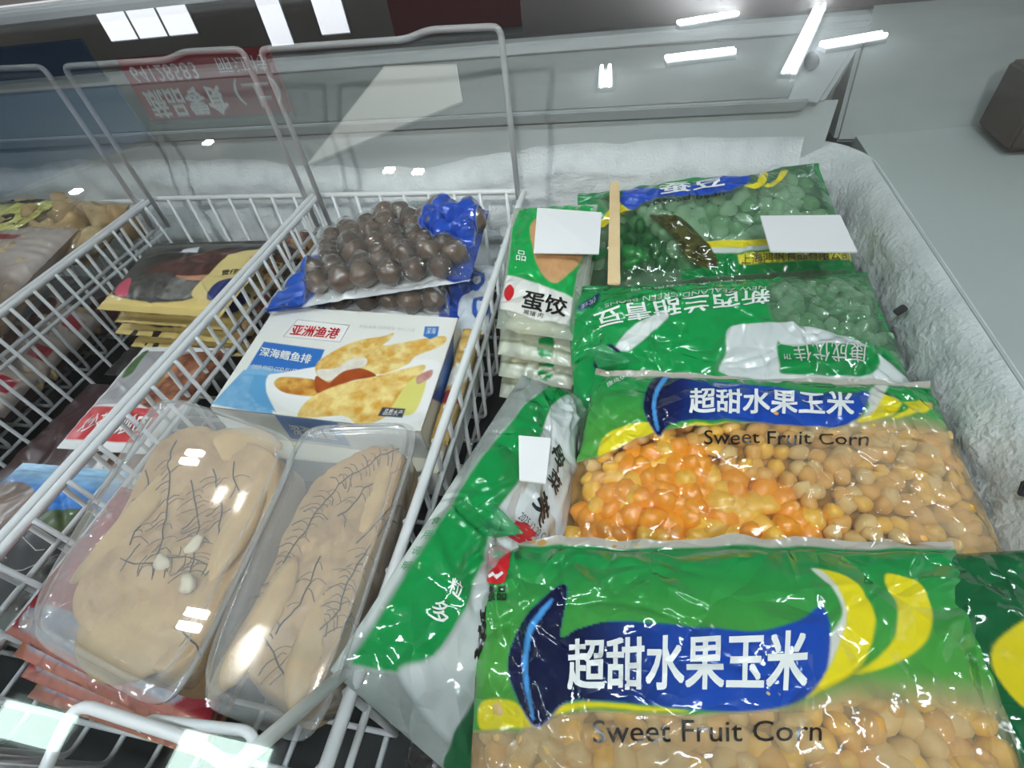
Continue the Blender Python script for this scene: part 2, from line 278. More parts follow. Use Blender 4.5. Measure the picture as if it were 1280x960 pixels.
# ---------------------------------------------------------------- scene helpers
def lin(h):
    h = h.lstrip('#'); c = [int(h[i:i + 2], 16) / 255 for i in (0, 2, 4)]
    return tuple((v / 12.92 if v <= .04045 else ((v + .055) / 1.055) ** 2.4) for v in c)
MATS = {}
def pm(name, hexc, rough=.5, metal=0., spec=.5, coat=0., emit=0., var=0., vscale=40., bump=0., bscale=200., sub=0., hex2=None):
    """principled material, optional noise colour variation towards hex2 and noise bump"""
    if name in MATS: return MATS[name]
    m = bpy.data.materials.new(name); m.use_nodes = True; nt = m.node_tree; b = nt.nodes['Principled BSDF']
    c = lin(hexc); b.inputs['Base Color'].default_value = (*c, 1); b.inputs['Roughness'].default_value = rough; b.inputs['Metallic'].default_value = metal
    b.inputs['Specular IOR Level'].default_value = spec; b.inputs['Coat Weight'].default_value = coat; b.inputs['Coat Roughness'].default_value = .08
    if sub: b.inputs['Subsurface Weight'].default_value = sub; b.inputs['Subsurface Radius'].default_value = (.01, .006, .003); b.inputs['Subsurface Scale'].default_value = .6
    if emit: b.inputs['Emission Color'].default_value = (*c, 1); b.inputs['Emission Strength'].default_value = emit
    tc = nt.nodes.new('ShaderNodeTexCoord')
    if var:
        n = nt.nodes.new('ShaderNodeTexNoise'); n.inputs['Scale'].default_value = vscale; n.inputs['Detail'].default_value = 5
        nt.links.new(tc.outputs['Object'], n.inputs['Vector'])
        r = nt.nodes.new('ShaderNodeValToRGB'); c2 = lin(hex2) if hex2 else tuple(v * .6 for v in c)
        r.color_ramp.elements[0].color = (*c, 1); r.color_ramp.elements[1].color = (*c2, 1)
        r.color_ramp.elements[0].position = .5 - .25 * (1 / max(var, .01)) * .5; r.color_ramp.elements[0].position = max(0, .62 - .3 * var); r.color_ramp.elements[1].position = min(1, .62 + .2)
        nt.links.new(n.outputs['Fac'], r.inputs['Fac']); nt.links.new(r.outputs['Color'], b.inputs['Base Color'])
    if bump:
        n = nt.nodes.new('ShaderNodeTexNoise'); n.inputs['Scale'].default_value = bscale; n.inputs['Detail'].default_value = 4
        nt.links.new(tc.outputs['Object'], n.inputs['Vector'])
        bp = nt.nodes.new('ShaderNodeBump'); bp.inputs['Strength'].default_value = bump; bp.inputs['Distance'].default_value = .004
        nt.links.new(n.outputs['Fac'], bp.inputs['Height']); nt.links.new(bp.outputs['Normal'], b.inputs['Normal'])
    MATS[name] = m; return m
def schlick(nt, r0, normal=None):
    """reflectance of a thin two-sided sheet, from the angle between view ray and normal"""
    N = nt.nodes.new; L = nt.links.new; g = N('ShaderNodeNewGeometry'); d = N('ShaderNodeVectorMath'); d.operation = 'DOT_PRODUCT'
    L(g.outputs['Incoming'], d.inputs[0]); L(normal if normal else g.outputs['Normal'], d.inputs[1])
    def mth(op, a, b=None, va=0., vb=0.):
        m = N('ShaderNodeMath'); m.operation = op; m.use_clamp = True
        if a is not None: L(a, m.inputs[0])
        else: m.inputs[0].default_value = va
        if b is not None: L(b, m.inputs[1])
        else: m.inputs[1].default_value = vb
        return m.outputs[0]
    ab = N('ShaderNodeMath'); ab.operation = 'ABSOLUTE'; L(d.outputs['Value'], ab.inputs[0])
    k = mth('SUBTRACT', None, ab.outputs[0], va=1.); k = mth('POWER', k, None, vb=5.); k = mth('MULTIPLY', k, None, vb=1 - r0); return mth('ADD', k, None, vb=r0)
def film(name, rough=.12, haze=0., hz=(.85, .87, .87), bump=.25, bscale=45., ior=1.45, crumple=0.):
    """printed plastic film: attribute Col holds ink colour, its alpha the ink's opacity; where there is no ink the film is clear"""
    if name in MATS: return MATS[name]
    m = bpy.data.materials.new(name); m.use_nodes = True; nt = m.node_tree; L = nt.links.new; N = nt.nodes.new
    b = nt.nodes['Principled BSDF']; out = nt.nodes['Material Output']
    at = N('ShaderNodeAttribute'); at.attribute_name = 'Col'
    L(at.outputs['Color'], b.inputs['Base Color']); b.inputs['Roughness'].default_value = rough * 1.6; b.inputs['Specular IOR Level'].default_value = .6; b.inputs['Coat Weight'].default_value = .35; b.inputs['Coat Roughness'].default_value = rough * .7
    tc = N('ShaderNodeTexCoord'); n = N('ShaderNodeTexNoise'); n.inputs['Scale'].default_value = bscale; n.inputs['Detail'].default_value = 3; L(tc.outputs['Object'], n.inputs['Vector'])
    bp = N('ShaderNodeBump'); bp.inputs['Strength'].default_value = bump; bp.inputs['Distance'].default_value = .006; L(n.outputs['Fac'], bp.inputs['Height'])
    if crumple:
        n2 = N('ShaderNodeTexVoronoi'); n2.feature = 'DISTANCE_TO_EDGE'; n2.inputs['Scale'].default_value = 22
        nd = N('ShaderNodeTexNoise'); nd.inputs['Scale'].default_value = 9; nd.inputs['Detail'].default_value = 2; L(tc.outputs['Object'], nd.inputs['Vector'])
        vm_ = N('ShaderNodeMixRGB'); vm_.inputs[0].default_value = .12; L(tc.outputs['Object'], vm_.inputs[1]); L(nd.outputs['Color'], vm_.inputs[2]); L(vm_.outputs[0], n2.inputs['Vector'])
        rmp = N('ShaderNodeMapRange'); rmp.inputs[1].default_value = 0; rmp.inputs[2].default_value = .25; L(n2.outputs['Distance'], rmp.inputs[0])
        b2 = N('ShaderNodeBump'); b2.inputs['Strength'].default_value = crumple; b2.inputs['Distance'].default_value = .010; L(rmp.outputs[0], b2.inputs['Height']); L(b2.outputs['Normal'], bp.inputs['Normal'])
    L(bp.outputs['Normal'], b.inputs['Normal']); L(bp.outputs['Normal'], b.inputs['Coat Normal'])
    tr = N('ShaderNodeBsdfTransparent'); gl = N('ShaderNodeBsdfGlossy'); gl.inputs['Roughness'].default_value = rough; L(bp.outputs['Normal'], gl.inputs['Normal'])
    clear = N('ShaderNodeMixShader'); L(schlick(nt, ((ior - 1) / (ior + 1)) ** 2, bp.outputs['Normal']), clear.inputs[0]); L(tr.outputs[0], clear.inputs[1]); L(gl.outputs[0], clear.inputs[2])
    src = clear
    if haze:
        df = N('ShaderNodeBsdfDiffuse'); df.inputs['Color'].default_value = (*hz, 1)
        h = N('ShaderNodeMixShader'); h.inputs[0].default_value = haze; L(clear.outputs[0], h.inputs[1]); L(df.outputs[0], h.inputs[2]); src = h
    mx = N('ShaderNodeMixShader'); L(at.outputs['Alpha'], mx.inputs[0]); L(src.outputs[0], mx.inputs[1]); L(b.outputs[0], mx.inputs[2]); L(mx.outputs[0], out.inputs['Surface'])
    MATS[name] = m; return m
def glassm(name, rough=.0, haze=0., ior=1.5, tint=(1, 1, 1)):
    if name in MATS: return MATS[name]
    m = bpy.data.materials.new(name); m.use_nodes = True; nt = m.node_tree; L = nt.links.new; N = nt.nodes.new
    nt.nodes.remove(nt.nodes['Principled BSDF']); out = nt.nodes['Material Output']
    tr = N('ShaderNodeBsdfTransparent'); tr.inputs[0].default_value = (*tint, 1); gl = N('ShaderNodeBsdfGlossy'); gl.inputs['Roughness'].default_value = rough
    mx = N('ShaderNodeMixShader'); L(schlick(nt, ((ior - 1) / (ior + 1)) ** 2), mx.inputs[0]); L(tr.outputs[0], mx.inputs[1]); L(gl.outputs[0], mx.inputs[2]); src = mx
    if haze:
        df = N('ShaderNodeBsdfDiffuse'); df.inputs['Color'].default_value = (.85, .86, .86, 1)
        h = N('ShaderNodeMixShader'); h.inputs[0].default_value = haze; L(mx.outputs[0], h.inputs[1]); L(df.outputs[0], h.inputs[2]); src = h
    L(src.outputs[0], out.inputs['Surface']); MATS[name] = m; return m
def obj(name, me, mat=None, parent=None):
    o = bpy.data.objects.new(name, me); col.objects.link(o)
    if mat and not me.materials: me.materials.append(mat)
    if parent: o.parent = parent
    return o
def mesh(name, V, F, smooth_=True):
    me = bpy.data.meshes.new(name); V = np.asarray(V, np.float32)
    me.from_pydata(V.tolist() if len(V) < 5000 else [tuple(v) for v in V], [], F if isinstance(F, list) else F.tolist())
    if smooth_: me.polygons.foreach_set('use_smooth', np.ones(len(me.polygons), bool))
    me.update(); return me
def tag(o, label, cat, group=None):
    o['label'] = label; o['category'] = cat
    if group: o['group'] = group
    return o
def thing(name, label, cat, loc=(0, 0, 0), group=None):
    o = bpy.data.objects.new(name, None); col.objects.link(o); o.location = loc; o.empty_display_size = .05
    # children are modelled in world coordinates: undo the Empty's own offset
    return tag(o, label, cat, group)
def adopt(o, parent):
    o.parent = parent; o.matrix_parent_inverse = Matrix.Translation(-Vector(parent.location)); return o
def part(name, me, mat, parent):
    o = obj(name, me, mat); adopt(o, parent) if parent.type == 'EMPTY' else setattr(o, 'parent', parent); return o
def gridmesh(name, P, colr=None, flip=False):
    """P (ny,nx,3) grid of points, colr (ny,nx,4)"""
    ny, nx = P.shape[:2]; i = np.arange(ny * nx).reshape(ny, nx)
    F = np.stack([i[:-1, :-1], i[1:, :-1], i[1:, 1:], i[:-1, 1:]], -1).reshape(-1, 4)
    if flip: F = F[:, ::-1]
    me = bpy.data.meshes.new(name); me.vertices.add(ny * nx); me.vertices.foreach_set('co', P.reshape(-1).astype(np.float32))
    me.loops.add(len(F) * 4); me.polygons.add(len(F)); me.loops.foreach_set('vertex_index', F.reshape(-1).astype(np.int32))
    me.polygons.foreach_set('loop_start', np.arange(0, len(F) * 4, 4, dtype=np.int32)); me.polygons.foreach_set('use_smooth', np.ones(len(F), bool))
    me.update(calc_edges=True); me.validate()
    if colr is not None:
        a = me.color_attributes.new('Col', 'FLOAT_COLOR', 'POINT'); a.data.foreach_set('color', colr.reshape(-1).astype(np.float32))
    return me
def bagmesh(name, sh, cell=.0016, ink=None, back=(.5, .5, .5, 1)):
    """closed pouch: inked top, plain underside"""
    nx = max(8, int(sh.W / cell)); ny = max(8, int(sh.H / cell))
    s, t = np.meshgrid(np.linspace(0, 1, nx + 1), np.linspace(0, 1, ny + 1))
    top = sh.surf(s, t); c = ink(s, t) if ink else np.tile(np.array(back, float), s.shape + (1,))
    nbx, nby = max(6, nx // 6), max(6, ny // 6)
    s2, t2 = np.meshgrid(np.linspace(0, 1, nbx + 1), np.linspace(0, 1, nby + 1)); bot = sh.surf(s2, t2, -1)
    if sh.dn <= 0: return gridmesh(name, top, c, flip=False)
    n1 = top.shape[0] * top.shape[1]
    def faces(ny, nx, o, fl):
        i = np.arange((ny + 1) * (nx + 1)).reshape(ny + 1, nx + 1) + o
        F = np.stack([i[:-1, :-1], i[1:, :-1], i[1:, 1:], i[:-1, 1:]], -1).reshape(-1, 4); return F[:, ::-1] if fl else F
    F = np.concatenate([faces(ny, nx, 0, False), faces(nby, nbx, n1, True)])
    V = np.concatenate([top.reshape(-1, 3), bot.reshape(-1, 3)]); C = np.concatenate([c.reshape(-1, 4), np.tile(np.array(back, float), (len(bot.reshape(-1, 3)), 1))])
    me = bpy.data.meshes.new(name); me.vertices.add(len(V)); me.vertices.foreach_set('co', V.reshape(-1).astype(np.float32))
    me.loops.add(len(F) * 4); me.polygons.add(len(F)); me.loops.foreach_set('vertex_index', F.reshape(-1).astype(np.int32))
    me.polygons.foreach_set('loop_start', np.arange(0, len(F) * 4, 4, dtype=np.int32)); me.polygons.foreach_set('use_smooth', np.ones(len(F), bool))
    me.update(calc_edges=True); me.validate()
    a = me.color_attributes.new('Col', 'FLOAT_COLOR', 'POINT'); a.data.foreach_set('color', C.reshape(-1).astype(np.float32))
    return me
class Ink:
    """collects ink layers for one pouch"""
    def __init__(self, sh, base, alpha=1.): self.sh = sh; self.base = (*lin(base), alpha); self.ops = []
    def poly(self, pts, hexc, alpha=1., curve=True, soft=.0008, noise=0., nscale=60., hex2=None):
        self.ops.append(('p', spline(pts, 6) if curve else np.array(pts), lin(hexc), alpha, soft, noise, nscale, lin(hex2) if hex2 else None)); return self
    def func(self, f): self.ops.append(('f', f)); return self
    def __call__(self, s, t):
        C = np.tile(np.array(self.base), s.shape + (1,)); sh = self.sh
        for k, op in enumerate(self.ops):
            if op[0] == 'f': C = op[1](s, t, C); continue
            _, P, c, al, soft, nz, nsc, c2 = op
            m = cover(s, t, P, sh.W, sh.H, soft)[..., None]
            cc = np.tile(np.array(c), s.shape + (1,))
            if nz:
                q = np.clip(.5 + .5 * nz * fbm(s * sh.W * nsc, t * sh.H * nsc, 11 + k, 4), 0, 1)[..., None]
                cc = cc * (1 - q) + np.array(c2 if c2 else tuple(v * .4 for v in c)) * q
            C[..., :3] = C[..., :3] * (1 - m) + cc * m
            C[..., 3:] = C[..., 3:] * (1 - m) + al * m
        return C
_tx = {}
def text2d(txt, bold=0., cuts=None):
    """letters as a flat mesh, fitted to the unit square (x right, y down)"""
    key = txt
    if key in _tx: return _tx[key]
    cu = bpy.data.curves.new('letters', 'FONT'); cu.body = txt; cu.size = 1; cu.resolution_u = 3; cu.fill_mode = 'BOTH' if hasattr(cu, 'fill_mode') else 'BOTH'
    o = bpy.data.objects.new('letters', cu); col.objects.link(o)
    dg = bpy.context.evaluated_depsgraph_get(); me = bpy.data.meshes.new_from_object(o.evaluated_get(dg))
    bpy.data.objects.remove(o); bpy.data.curves.remove(cu)
    bm = bmesh.new(); bm.from_mesh(me); bpy.data.meshes.remove(me)
    xs = [v.co.x for v in bm.verts]; ys = [v.co.y for v in bm.verts]; x0, x1, y0, y1 = min(xs), max(xs), min(ys), max(ys)
    for v in bm.verts: v.co = ((v.co.x - x0) / (x1 - x0), (y1 - v.co.y) / (y1 - y0), 0)
    nx = cuts or max(2, int(len(txt) * 3)); ny = 4
    for k in range(1, nx): bmesh.ops.bisect_plane(bm, geom=bm.verts[:] + bm.edges[:] + bm.faces[:], plane_co=(k / nx, 0, 0), plane_no=(1, 0, 0))
    for k in range(1, ny): bmesh.ops.bisect_plane(bm, geom=bm.verts[:] + bm.edges[:] + bm.faces[:], plane_co=(0, k / ny, 0), plane_no=(0, 1, 0))
    bm.verts.index_update()
    V = np.array([v.co[:2] for v in bm.verts]); F = [[v.index for v in f.verts] for f in bm.faces]; bm.free()
    _tx[key] = (V, F); return V, F
def letters(name, sh, quad, txt, mat, parent, bold=.0, off=.0011):
    """lettering laid on the pouch inside quad = TL,TR,BR,BL in s,t"""
    V, F = text2d(txt); nch = max(1, len(txt)); cop = [(0., 0.)]
    if bold:
        b_ = bold; cop = [(dx * b_ / nch, dy * b_) for dx, dy in ((-1, -1), (1, -1), (1, 1), (-1, 1), (0, 0))]
    F = [[i + k * len(V) for i in f] for k in range(len(cop)) for f in F]; V = np.concatenate([V + np.array(c_) for c_ in cop])
    for ch in parent.children:
        if ch.name.split('.')[0] in ('printed_film', 'printed_lid', 'cloth', 'film'): parent = ch; break
    q = np.array(quad, float); x = V[:, :1]; y = V[:, 1:]
    ST = q[0] * (1 - x) * (1 - y) + q[1] * x * (1 - y) + q[2] * x * y + q[3] * (1 - x) * y
    P = sh.surf(ST[:, 0], ST[:, 1], 1, off) + np.repeat(np.arange(len(cop)) * .00005, len(V) // len(cop))[:, None] * sh.n
    return part(name, mesh(name, P, F, False), mat, parent)
def patchm(name, sh, poly, mat, parent, off=.001, n=1):
    """a thin flat shape laid on the pouch"""
    P = spline(poly, 6) if n > 1 else np.array(poly, float); c = P.mean(0)
    rings = [c + (P - c) * k for k in (1, .66, .33)]; V = np.concatenate(rings + [c[None]]); m = len(P); F = []
    for r in range(2):
        for i in range(m): j = (i + 1) % m; F.append([r * m + i, r * m + j, (r + 1) * m + j, (r + 1) * m + i])
    for i in range(m): F.append([2 * m + i, 2 * m + (i + 1) % m, 3 * m])
    return part(name, mesh(name, sh.surf(V[:, 0], V[:, 1], 1, off), F), mat, parent)
def tube(name, pts, r, mat, parent=None, n=8, closed=False):
    P = [Vector(p) for p in pts]; N = len(P); V = []; F = []
    prev = None
    for i in range(N):
        if closed: d = (P[(i + 1) % N] - P[i - 1]).normalized()
        else: d = (P[min(i + 1, N - 1)] - P[max(i - 1, 0)]).normalized()
        if prev is None: a = d.orthogonal().normalized()
        else: a = (prev - d * prev.dot(d)).normalized()
        prev = a; b = d.cross(a)
        for k in range(n): th = 2 * math.pi * k / n; V.append(P[i] + (a * math.cos(th) + b * math.sin(th)) * r)
    for i in range(N if closed else N - 1):
        j = (i + 1) % N
        for k in range(n): F.append([i * n + k, i * n + (k + 1) % n, j * n + (k + 1) % n, j * n + k])
    if not closed: F.append(list(range(n))[::-1]); F.append([(N - 1) * n + k for k in range(n)])
    me = mesh(name, [tuple(v) for v in V], F)
    return part(name, me, mat, parent) if parent else obj(name, me, mat)
def fillet(pts, r, k=4, closed=False):
    """round the corners of a polyline"""
    P = [Vector(p) for p in pts]; out = []; N = len(P)
    for i in range(N):
        if not closed and i in (0, N - 1): out.append(P[i]); continue
        a, b, c = P[i - 1], P[i], P[(i + 1) % N]; da = (a - b); dc = (c - b); rr = min(r, da.length / 2.1, dc.length / 2.1)
        p0 = b + da.normalized() * rr; p1 = b + dc.normalized() * rr
        for q in range(k + 1):
            t = q / k; out.append(p0 * (1 - t) ** 2 + b * 2 * t * (1 - t) + p1 * t * t)
    return out
def boxm(name, x0, x1, y0, y1, z0, z1, bev=.0):
    bm = bmesh.new(); bmesh.ops.create_cube(bm, size=1)
    for v in bm.verts: v.co = ((x0 + x1) / 2 + v.co.x * (x1 - x0), (y0 + y1) / 2 + v.co.y * (y1 - y0), (z0 + z1) / 2 + v.co.z * (z1 - z0))
    if bev: bmesh.ops.bevel(bm, geom=bm.edges[:], offset=bev, segments=2, affect='EDGES')
    me = bpy.data.meshes.new(name); bm.to_mesh(me); bm.free(); return me
def hexa(name, c8, bev=.0):
    """box from 4 lower and 4 upper corners"""
    bm = bmesh.new(); v = [bm.verts.new(p) for p in c8]
    for f in ((3, 2, 1, 0), (4, 5, 6, 7), (0, 1, 5, 4), (1, 2, 6, 5), (2, 3, 7, 6), (3, 0, 4, 7)): bm.faces.new([v[i] for i in f])
    if bev: bmesh.ops.bevel(bm, geom=bm.edges[:], offset=bev, segments=2, affect='EDGES')
    bmesh.ops.recalc_face_normals(bm, faces=bm.faces); me = bpy.data.meshes.new(name); bm.to_mesh(me); bm.free(); return me
def lumpmesh(name, rx, ry, rz, seed, rough=.15, sub=2, freq=1.6):
    bm = bmesh.new(); bmesh.ops.create_icosphere(bm, subdivisions=sub, radius=1); r = random.Random(seed); ph = [r.uniform(0, 6.28) for _ in range(9)]
    for v in bm.verts:
        x, y, z = v.co
        k = 1 + rough * (math.sin(freq * 2 * x + ph[0]) * math.cos(freq * 2 * y + ph[1]) + math.sin(freq * 3.1 * z + ph[2] + 2 * x) * .7 + math.sin(freq * 5 * y + ph[3] + z * 3) * .35)
        v.co = (x * rx * k, y * ry * k, z * rz * k)
    for f in bm.faces: f.smooth = True
    me = bpy.data.meshes.new(name); bm.to_mesh(me); bm.free(); return me
def instance(name, me, loc, rot, parent, scale=1.):
    o = bpy.data.objects.new(name, me); col.objects.link(o); o.parent = parent
    o.location = Vector(loc) - (parent.location if parent.type == 'EMPTY' else Vector()); o.rotation_euler = rot; o.scale = (scale,) * 3; return o

# ---------------------------------------------------------------- materials
M_white = pm('white_enamel_wire', '#e9e9ea', .35, coat=.3)
M_liner = pm('freezer_liner', '#cdd3d3', .5, var=.5, vscale=6, hex2='#bcc3c4')
M_rim = pm('grey_plastic_rim', '#b9bdbe', .4)
M_rimd = pm('dark_grey_plastic', '#7f8684', .4)
M_black = pm('black_plastic_and_gap_dark', '#121315', .6)
M_shell = pm('freezer_shell', '#adb4b1', .4, var=.4, vscale=3, hex2='#979f9c')
M_frost = pm('frost', '#eceff0', .9, var=.5, vscale=30, hex2='#cfd5d7', bump=.6, bscale=260)
M_ink_w = pm('white_ink', '#f1f2f0', .3, coat=.3); M_ink_k = pm('black_ink', '#15130f', .3, coat=.3); M_ink_r = pm('red_ink', '#c21822', .3, coat=.3)
M_ink_g = pm('green_ink', '#0f8a45', .3, coat=.3); M_ink_n = pm('navy_ink', '#15204e', .3, coat=.3); M_ink_lb = pm('light_blue_ink', '#4fa3da', .3, coat=.3); M_ink_gr = pm('grey_ink', '#c9c6c4', .4)
M_film = film('clear_printed_film', .045, crumple=.4, ior=1.6); M_filmh = film('hazy_printed_film', .14, haze=.12)
M_matte = film('matte_printed_film', .22, bump=.1)
M_glass = glassm('lid_glass', 0., ior=1.5, tint=(.97, .985, .98)); M_tray = glassm('clear_tray_plastic', .07, haze=.20, ior=1.6)

# ---------------------------------------------------------------- the shop around the freezer
def struct(name, me, mat): o = obj(name, me, mat); o['kind'] = 'structure'; return o
struct('floor', boxm('floor', -16, 8, -2.5, 9.6, -.1, 0), pm('shop_floor', '#8d8880', .35, var=.4, vscale=2))
struct('ceiling', boxm('ceiling', -16, 8, -2.6, 9.9, 2.93, 3.05), pm('shop_ceiling', '#c3c8c5', .7, var=.5, vscale=1.2, hex2='#a5aaa8'))
struct('wall_back', boxm('wall_back', -16, 8, 9.9, 10.0, 0, 2.95), pm('shop_wall', '#a49f9a', .7))
M_day = pm('window_daylight', '#f4f8ff', .5, emit=1.1)
for n_, (x0, x1, z0, z1) in enumerate(((-9.9, -7.9, 1.9, 2.5), (-6.55, -6.05, 1.75, 2.8), (-5.5, -4.9, 1.9, 2.7))):
    w = bpy.data.objects.new('window_%d' % (n_ + 1), None); col.objects.link(w); w.location = ((x0 + x1) / 2, 9.9, z0); w['kind'] = 'structure'
    k = max(1, round((x1 - x0) / .7)); d = (x1 - x0) / k
    for i in range(k): part('pane', boxm('pane', x0 + i * d + .03, x0 + (i + 1) * d - .03, 9.87, 9.88, z0 + .03, z1 - .03), M_day, w)
    part('window_frame', boxm('window_frame', x0, x1, 9.885, 9.9, z0, z1), M_rimd, w)
M_tube = pm('fluorescent_tube', '#eef6ff', .4, emit=TUBE_POWER); M_case = pm('lamp_housing', '#e6e8e8', .5)
def lamp(p0, p1, label, two=True, group='ceiling lamps mirrored in the glass lid'):
    p0 = Vector(p0); p1 = Vector(p1); c = (p0 + p1) / 2; d = (p1 - p0).normalized(); side = d.cross(Vector((0, 0, 1))).normalized()
    t = thing('fluorescent_lamp', label, 'ceiling lamp', tuple(c), group)
    w = .09
    q = [p0 + side * w, p0 - side * w, p1 - side * w, p1 + side * w]; up = Vector((0, 0, .05))
    part('housing', hexa('housing', [tuple(v) for v in q] + [tuple(v + up) for v in q]), M_case, t)
    for s_ in ((-.05, .05) if two else (0,)):
        tube('tube', [p0 + side * s_ - Vector((0, 0, .03)), p1 + side * s_ - Vector((0, 0, .03))], .02, M_tube, t)
    return t
Z = 2.88
for p0, p1, lb in (((.6, 9.5, Z), (1.46, 9.8, Z), 'far short fluorescent lamp near the back wall'), ((.38, 7.79, Z), (1.23, 7.93, Z), 'short fluorescent lamp in front of the far one'),
                   ((2.25, 7.9, Z), (2.99, 8.16, Z), 'short crosswise fluorescent lamp right of the long one'), ((1.71, 6.98, Z), (2.62, 9.85, Z), 'long twin-tube fluorescent lamp running away from the freezer'),
                   ((-.38, 7.63, Z), (-.34, 6.89, Z), 'small twin-tube lamp left of the other far lamps'),
                   ((-5.2, .6, Z), (-5.2, 2.0, Z), 'added twin-tube lamp far to the left of the freezer'), ((3.4, 1.2, Z), (3.4, 2.6, Z), 'added twin-tube lamp beyond the right end of the freezer'), ((-1.3, -.42, Z), (1.1, -.38, Z), 'long added twin-tube lamp directly above the viewer')):  # last three lamps are added, unseen, for fill light and film glints
    lamp(p0, p1, lb, 'single' not in lb)
def panel(x0, x1, y0, y1, label):
    t = thing('ceiling_light_panel', label, 'ceiling light', ((x0 + x1) / 2, (y0 + y1) / 2, 2.9))
    part('diffuser', boxm('diffuser', x0, x1, y0, y1, 2.885, 2.9), pm('panel_diffuser', '#dcf6ee', .6, emit=10.0), t)
    part('frame', boxm('frame', x0 - .03, x1 + .03, y0 - .03, y1 + .03, 2.9, 2.93), M_case, t)
panel(-2.32, -1.98, -.05, .065, 'pale square ceiling light panel left of the freezer'); panel(-1.5, -1.14, -.04, .1, 'small white ceiling light panel over the baskets')
for x, y, lb in ((-6.1, 4.5, 'small ceiling spot farthest left'), (-5.2, 5.75, 'small ceiling spot left of the white banner'), (-2.07, 4.75, 'small ceiling spot above the middle of the shop'), (-2.4, 4.8, 'small ceiling spot beside another, slightly left'), (-2.28, 1.25, 'small ceiling spot over the baskets, farther one'), (-1.72, .46, 'small ceiling spot over the baskets, nearer one')):
    t = thing('ceiling_spot', lb, 'ceiling lamp', (x, y, 2.9), 'small ceiling spots')
    part('housing', boxm('housing', x - .07, x + .07, y - .06, y + .06, 2.89, 2.93, .005), M_case, t)
    for dy in (-.028, .028): part('bulb', boxm('bulb', x - .05, x + .05, y + dy - .016, y + dy + .016, 2.875, 2.888), pm('spot_bulb', '#fff6ea', .4, emit=60.), t)
def spot(x, y, tx, ty, tz, power, label, ang=40):  # added spotlight, unseen, brightens the back of the freezer
    t = thing('added_spot', label, 'spotlight', (x, y, 2.9), 'added unseen spotlights aimed at the freezer')
    d = (Vector((tx, ty, tz)) - Vector((x, y, 2.8))).normalized()
    tube('can', [Vector((x, y, 2.8)) - d * .12, Vector((x, y, 2.8)) - d * .005], .05, M_rimd, t, 16); part('bracket', boxm('bracket', x - .03, x + .03, y - .03, y + .03, 2.80, 2.93), M_rimd, t)
    l = bpy.data.lights.new('bulb', 'SPOT'); l.energy = power; l.spot_size = math.radians(ang); l.spot_blend = .8; l.shadow_soft_size = .06; l.color = (1.0, .98, .95)
    o = bpy.data.objects.new('bulb', l); col.objects.link(o); o.parent = t; o.location = (0, 0, -.1) ; o.rotation_euler = d.to_track_quat('-Z', 'Y').to_euler()
spot(-1.3, -2.1, -.50, .66, .62, 125, 'left added spotlight behind the viewer', 25)
spot(.25, -2.1, .08, .74, .62, 125, 'right added spotlight behind the viewer', 25)
struct('wall_front', boxm('wall_front', -16, 8, -2.6, -2.5, 0, 2.95), pm('dimming_wall', '#4a4845', .8))  # unseen dark wall added behind the viewer to dim the front
# banners hung beyond the freezer
M_ban = pm('red_banner_cloth', '#a32633', .6); M_bl = pm('blue_banner_cloth', '#3f6a94', .6); M_bld = pm('navy_banner_cloth', '#24405c', .6); M_pale = pm('pale_sign', '#e9ebe4', .6)
def flatsheet(c): return Sheet(c)
def banner(name, c, mat, label, texts=(), thick=.02):
    t = thing(name, label, 'banner', tuple((np.array(c[2]) + np.array(c[3])) / 2))
    c = [np.array(k, float) for k in c]; sh = Sheet(c); n = sh.n * thick
    part('cloth', hexa('cloth', [tuple(k - n) for k in c] + [tuple(k) for k in c]), mat, t)
    part('top_rod', tube('rod', [c[0] - (c[1] - c[0]) * .01, c[1] + (c[1] - c[0]) * .01], .018, M_rimd).data, M_rimd, t)
    bpy.data.objects.remove(bpy.data.objects['rod'])
    for tx, q, m, b in texts: letters('lettering', sh, q, tx, m, t, b, .004)
    return t
Yb = 3.6
banner('red_banner', [(-3.65, Yb, 1.93), (-2.42, Yb, 1.93), (-2.42, Yb, 1.5), (-3.65, Yb, 1.5)], M_ban, 'red hanging banner with white characters and a row of digits',
       [('蔬品零食', [(.05, .08), (.6, .08), (.6, .52), (.05, .52)], M_ink_w, .02), ('64128583', [(.05, .64), (.5, .64), (.5, .88), (.05, .88)], M_ink_w, .0), ('(上)', [(.68, .15), (.98, .15), (.98, .6), (.68, .6)], M_ink_w, .0), ('丽江特', [(.64, .68), (.96, .68), (.96, .9), (.64, .9)], M_ink_w, .0)])
banner('red_signboard', [(-1.5, Yb, 1.53), (-.68, Yb, 1.53), (-.68, Yb, 1.2), (-1.5, Yb, 1.2)], pm('dark_red_board', '#5e1f24', .6), 'plain dark red signboard to the right of the lettered banner')
banner('blue_banner', [(-6.0, Yb, 2.55), (-3.75, Yb, 2.05), (-3.8, Yb, 1.66), (-6.0, Yb, 1.66)], M_bl, 'slanting mid-blue hanging banner at the far left')
banner('navy_banner', [(-6.0, Yb + .1, 1.64), (-3.95, Yb + .1, 1.64), (-3.95, Yb + .1, 1.38), (-6.0, Yb + .1, 1.38)], M_bld, 'dark navy panel below the blue banner')
banner('white_banner', [(-2.79, 4.0, 2.49), (-1.26, 4.0, 2.05), (-1.26, 4.0, 1.79), (-1.81, 4.0, 1.77)], pm('white_added_glow', '#f0f2ea', .6, emit=.35), 'slanting white banner with added glow between the red ones')  # glow added so its mirror image shows in the lid

